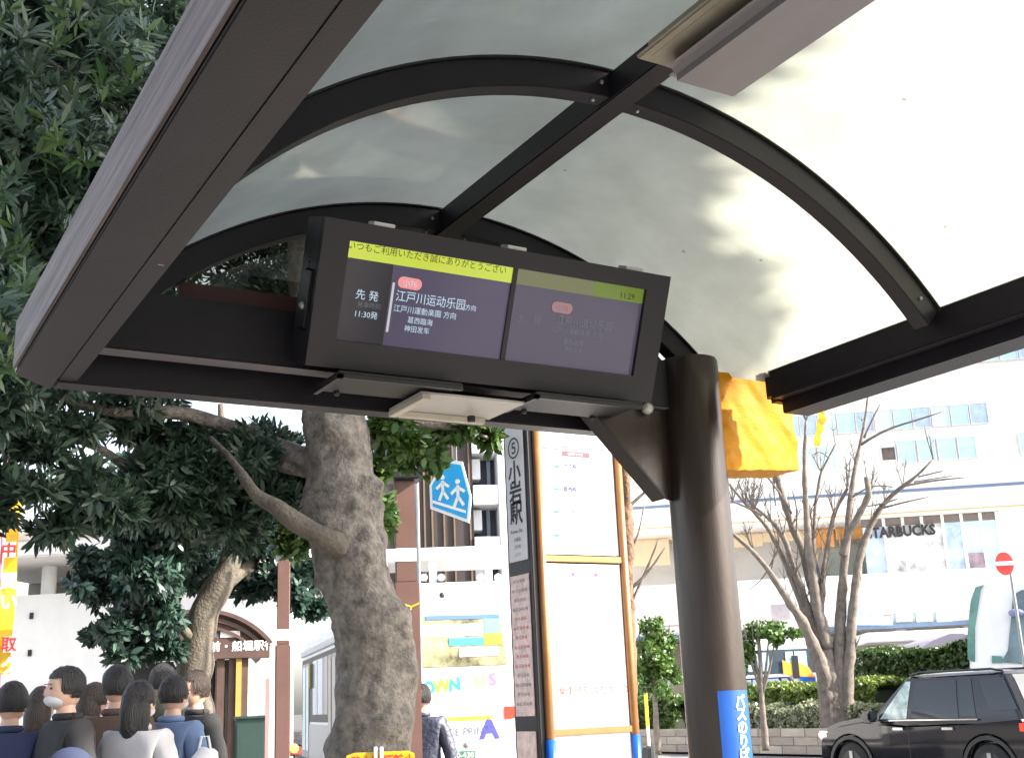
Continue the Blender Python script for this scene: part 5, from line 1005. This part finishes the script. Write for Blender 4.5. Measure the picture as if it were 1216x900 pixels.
    mb = MB(); mb.sphere(hc+Vector((0, .012, .018)), 1, 16, (.088, .102, .112)); kp = []
    vs_ = mb.v
    for f in mb.f:
        c = sum((Vector(vs_[i]) for i in f), Vector())/len(f)-hc
        if c.y < -.045 and c.z < .055: continue
        if c.z < (-.05 if c.y > .02 else -.02): continue
        kp.append(f)
    mb.f = kp
    for i, v in enumerate(mb.v): v = Vector(v); mb.v[i] = tuple(v+(v-hc).normalized()*(.006*noise.noise(Vector((v.x*90, v.y*90, v.z*12)))+.010*noise.noise(v*9+Vector((px, 0, 0)))))
    if long:
        b1 = len(mb.v); mb.tube([hc+Vector((0, .045, .03)), hc+Vector((0, .055, -.06)), hc+Vector((0, .06, -.15)), hc+Vector((0, .065, -.23))], [.082, .088, .085, .05], 16)
    mb.build('hair', hair, t, smooth=True)
    # coat
    Vc = [(0, 0, .80), (0, 0, .95), (0, .01, 1.12), (0, .005, 1.30), (0, .01, 1.42), (0, .01, 1.455), V[6], V[7], tuple(Vector(V[8])+(Vector(V[7])-Vector(V[8]))*.12), V[9], V[10], tuple(Vector(V[11])+(Vector(V[10])-Vector(V[11]))*.12)]
    Ec = [(0, 1), (1, 2), (2, 3), (3, 4), (4, 5), (3, 6), (6, 7), (7, 8), (3, 9), (9, 10), (10, 11)]; Rc = [(.19, .145), (.185, .14), (.17, .13), (.175, .13), (.11, .10), (.082, .078), .083, .064, .048, .083, .064, .048]
    mb = skinobj('coat', Vc, Ec, Rc)
    for i, v in enumerate(mb.v): v = Vector(v); mb.v[i] = tuple(v+Vector((v.x, v.y, 0)).normalized()*.010*noise.noise(Vector((v.x*9, v.y*9, v.z*22))))
    mb.build(coatname, coat, t, smooth=True)
    mb = MB(); mb.tube([(.062*math.cos(a_), .012+.06*math.sin(a_), 1.465) for a_ in [k*math.pi/8 for k in range(17)]], .022, 8, cap=False); mb.build('collar', coat, t, smooth=True)
    if hood: MB().sphere((0, .10, 1.43), 1, 10, (.12, .07, .09)).build('hood', coat, t, smooth=True)
    Vt = [(0, 0, .97), (.095, 0, .85), (.10, -.01, .48), (.10, .02, .12), (-.095, 0, .85), (-.10, -.03, .48), (-.10, .02, .12)]
    skinobj('trousers', Vt, [(0, 1), (1, 2), (2, 3), (0, 4), (4, 5), (5, 6)], [(.16, .12), .105, .078, .065, .105, .078, .065]).build('trousers', trou, t, smooth=True)
    for sd in (-.105, .105): MB().sphere((sd, -.06, .045), 1, 8, (.05, .14, .05)).build('shoe', BLACK, t, smooth=True)
    return t
def cloth(n, c): return mat('cloth_'+n, c, .85, 0, .08, 8, .15, 200)
BLK = cloth('black', (.018, .018, .02)); NAVY = cloth('navy', (.02, .028, .07)); GRY = cloth('grey', (.16, .16, .17)); BRN = cloth('brown', (.09, .055, .04)); WHT = cloth('white', (.42, .41, .42)); BEI = cloth('beige', (.42, .32, .23)); GRN = cloth('olive', (.08, .09, .06)); PNK = cloth('pink', (.6, .32, .36)); BLU = cloth('steel_blue', (.14, .20, .34))
g_ = 'people waiting in the bus queue'
person('person in navy coat with dark hair at the left edge of the queue', 12, 7.2, 1.60, 160, NAVY, BLK, group=g_)
person('person in grey jacket with brown hair, second from the left in the queue', 48, 8.4, 1.60, 150, GRY, BLK, HAIRB, group=g_, long=True)
person('person in black coat and mask in front of the pink coated one', 78, 6.9, 1.66, -70, BLK, NAVY, group=g_)
person('person in pink coat with long brown hair in mid queue', 110, 8.6, 1.62, 125, PNK, BRN, HAIRB, group=g_, long=True)
person('person in brown coat with dark hair in mid queue', 138, 7.5, 1.68, 160, BRN, BLK, group=g_, mask=False)
person('person in white coat with long dark hair, nearest in the queue', 165, 6.9, 1.58, 145, WHT, GRY, group=g_, long=True)
person('person in olive parka with raised hood behind the white coat', 192, 8.8, 1.74, 150, GRN, BLK, group=g_, hood=True)
person('person in steel blue jacket near the right end of the queue', 205, 7.6, 1.62, 140, BLU, BLK, group=g_)
person('person in black jacket at the right end of the queue beside the leaning trunk', 232, 8.2, 1.66, -60, BLK, BRN, HAIRB, group=g_, mask=False)
person('person in dark navy padded jacket seen from behind beside the steel post', 501, 10.0, 1.56, 170, mat('padded_navy', (.03, .035, .06), .5, 0, .2, 8, .6, 25), BLK, mask=False, hood=False)
person('person carrying a dark bag on the far raised deck', 984, 41.2, 1.62, 150, NAVY, BLK, mask=False).location.z = G(984, 712, 41.2).z-.2
# carried things
q = G(243, 889, 7.4); t = thing('shopping_bag', 'white plastic bag held low at the right end of the queue', 'bag', Matrix.Translation((q.x, q.y, q.z-.12)))
mb = MB(); mb.sphere((0, 0, 0), 1, 12, (.10, .07, .13)); mb.v = [tuple(Vector(v)*(1+.22*noise.noise(Vector(v)*14))) for v in mb.v]; mb.build('sack', mat('white_plastic_film', (.75, .75, .78), .35), t, smooth=True); MB().tube([(-.04, 0, .09), (-.02, 0, .19), (.02, 0, .19), (.04, 0, .09)], .008, 6).build('handle', mat('white_plastic_film', (.75, .75, .78)), t)
q = G(115, 882, 6.3); t = thing('shoulder_bag', 'navy rounded bag at the bottom of the queue', 'bag', Matrix.Translation((q.x-.12, q.y, q.z-.16)))
MB().sphere((0, 0, 0), 1, 12, (.13, .08, .15)).build('pouch', NAVY, t, smooth=True)

# ================================================================== LETTERING
jobs = []
for (s, size, m, parent, M, name, bold, wide, vertical, W_, depth, label) in texts:
    cu = bpy.data.curves.new(name, 'FONT'); cu.body = s; cu.size = size; cu.align_x = 'CENTER'; cu.align_y = 'CENTER'; cu.extrude = depth/2 if depth > .01 else 0; cu.offset = bold; cu.resolution_u = 2; cu.space_character = 1.0
    o = bpy.data.objects.new(name, cu); link(o); jobs.append(o)
bpy.context.view_layer.update(); dg = bpy.context.evaluated_depsgraph_get()
for o, (s, size, m, parent, M, name, bold, wide, vertical, W_, depth, label) in zip(jobs, texts):
    me = bpy.data.meshes.new_from_object(o.evaluated_get(dg)); xs = [v.co for v in me.vertices]
    if xs:
        cx_ = (min(v.x for v in xs)+max(v.x for v in xs))/2; cy_ = (min(v.y for v in xs)+max(v.y for v in xs))/2
        for v in me.vertices: v.co.x = (v.co.x-cx_)*wide; v.co.y -= cy_
    me.materials.clear(); me.materials.append(m); n_ = bpy.data.objects.new(name, me); link(n_); n_.parent = parent; n_.matrix_local = M
    cu = o.data; bpy.data.objects.remove(o); bpy.data.curves.remove(cu)
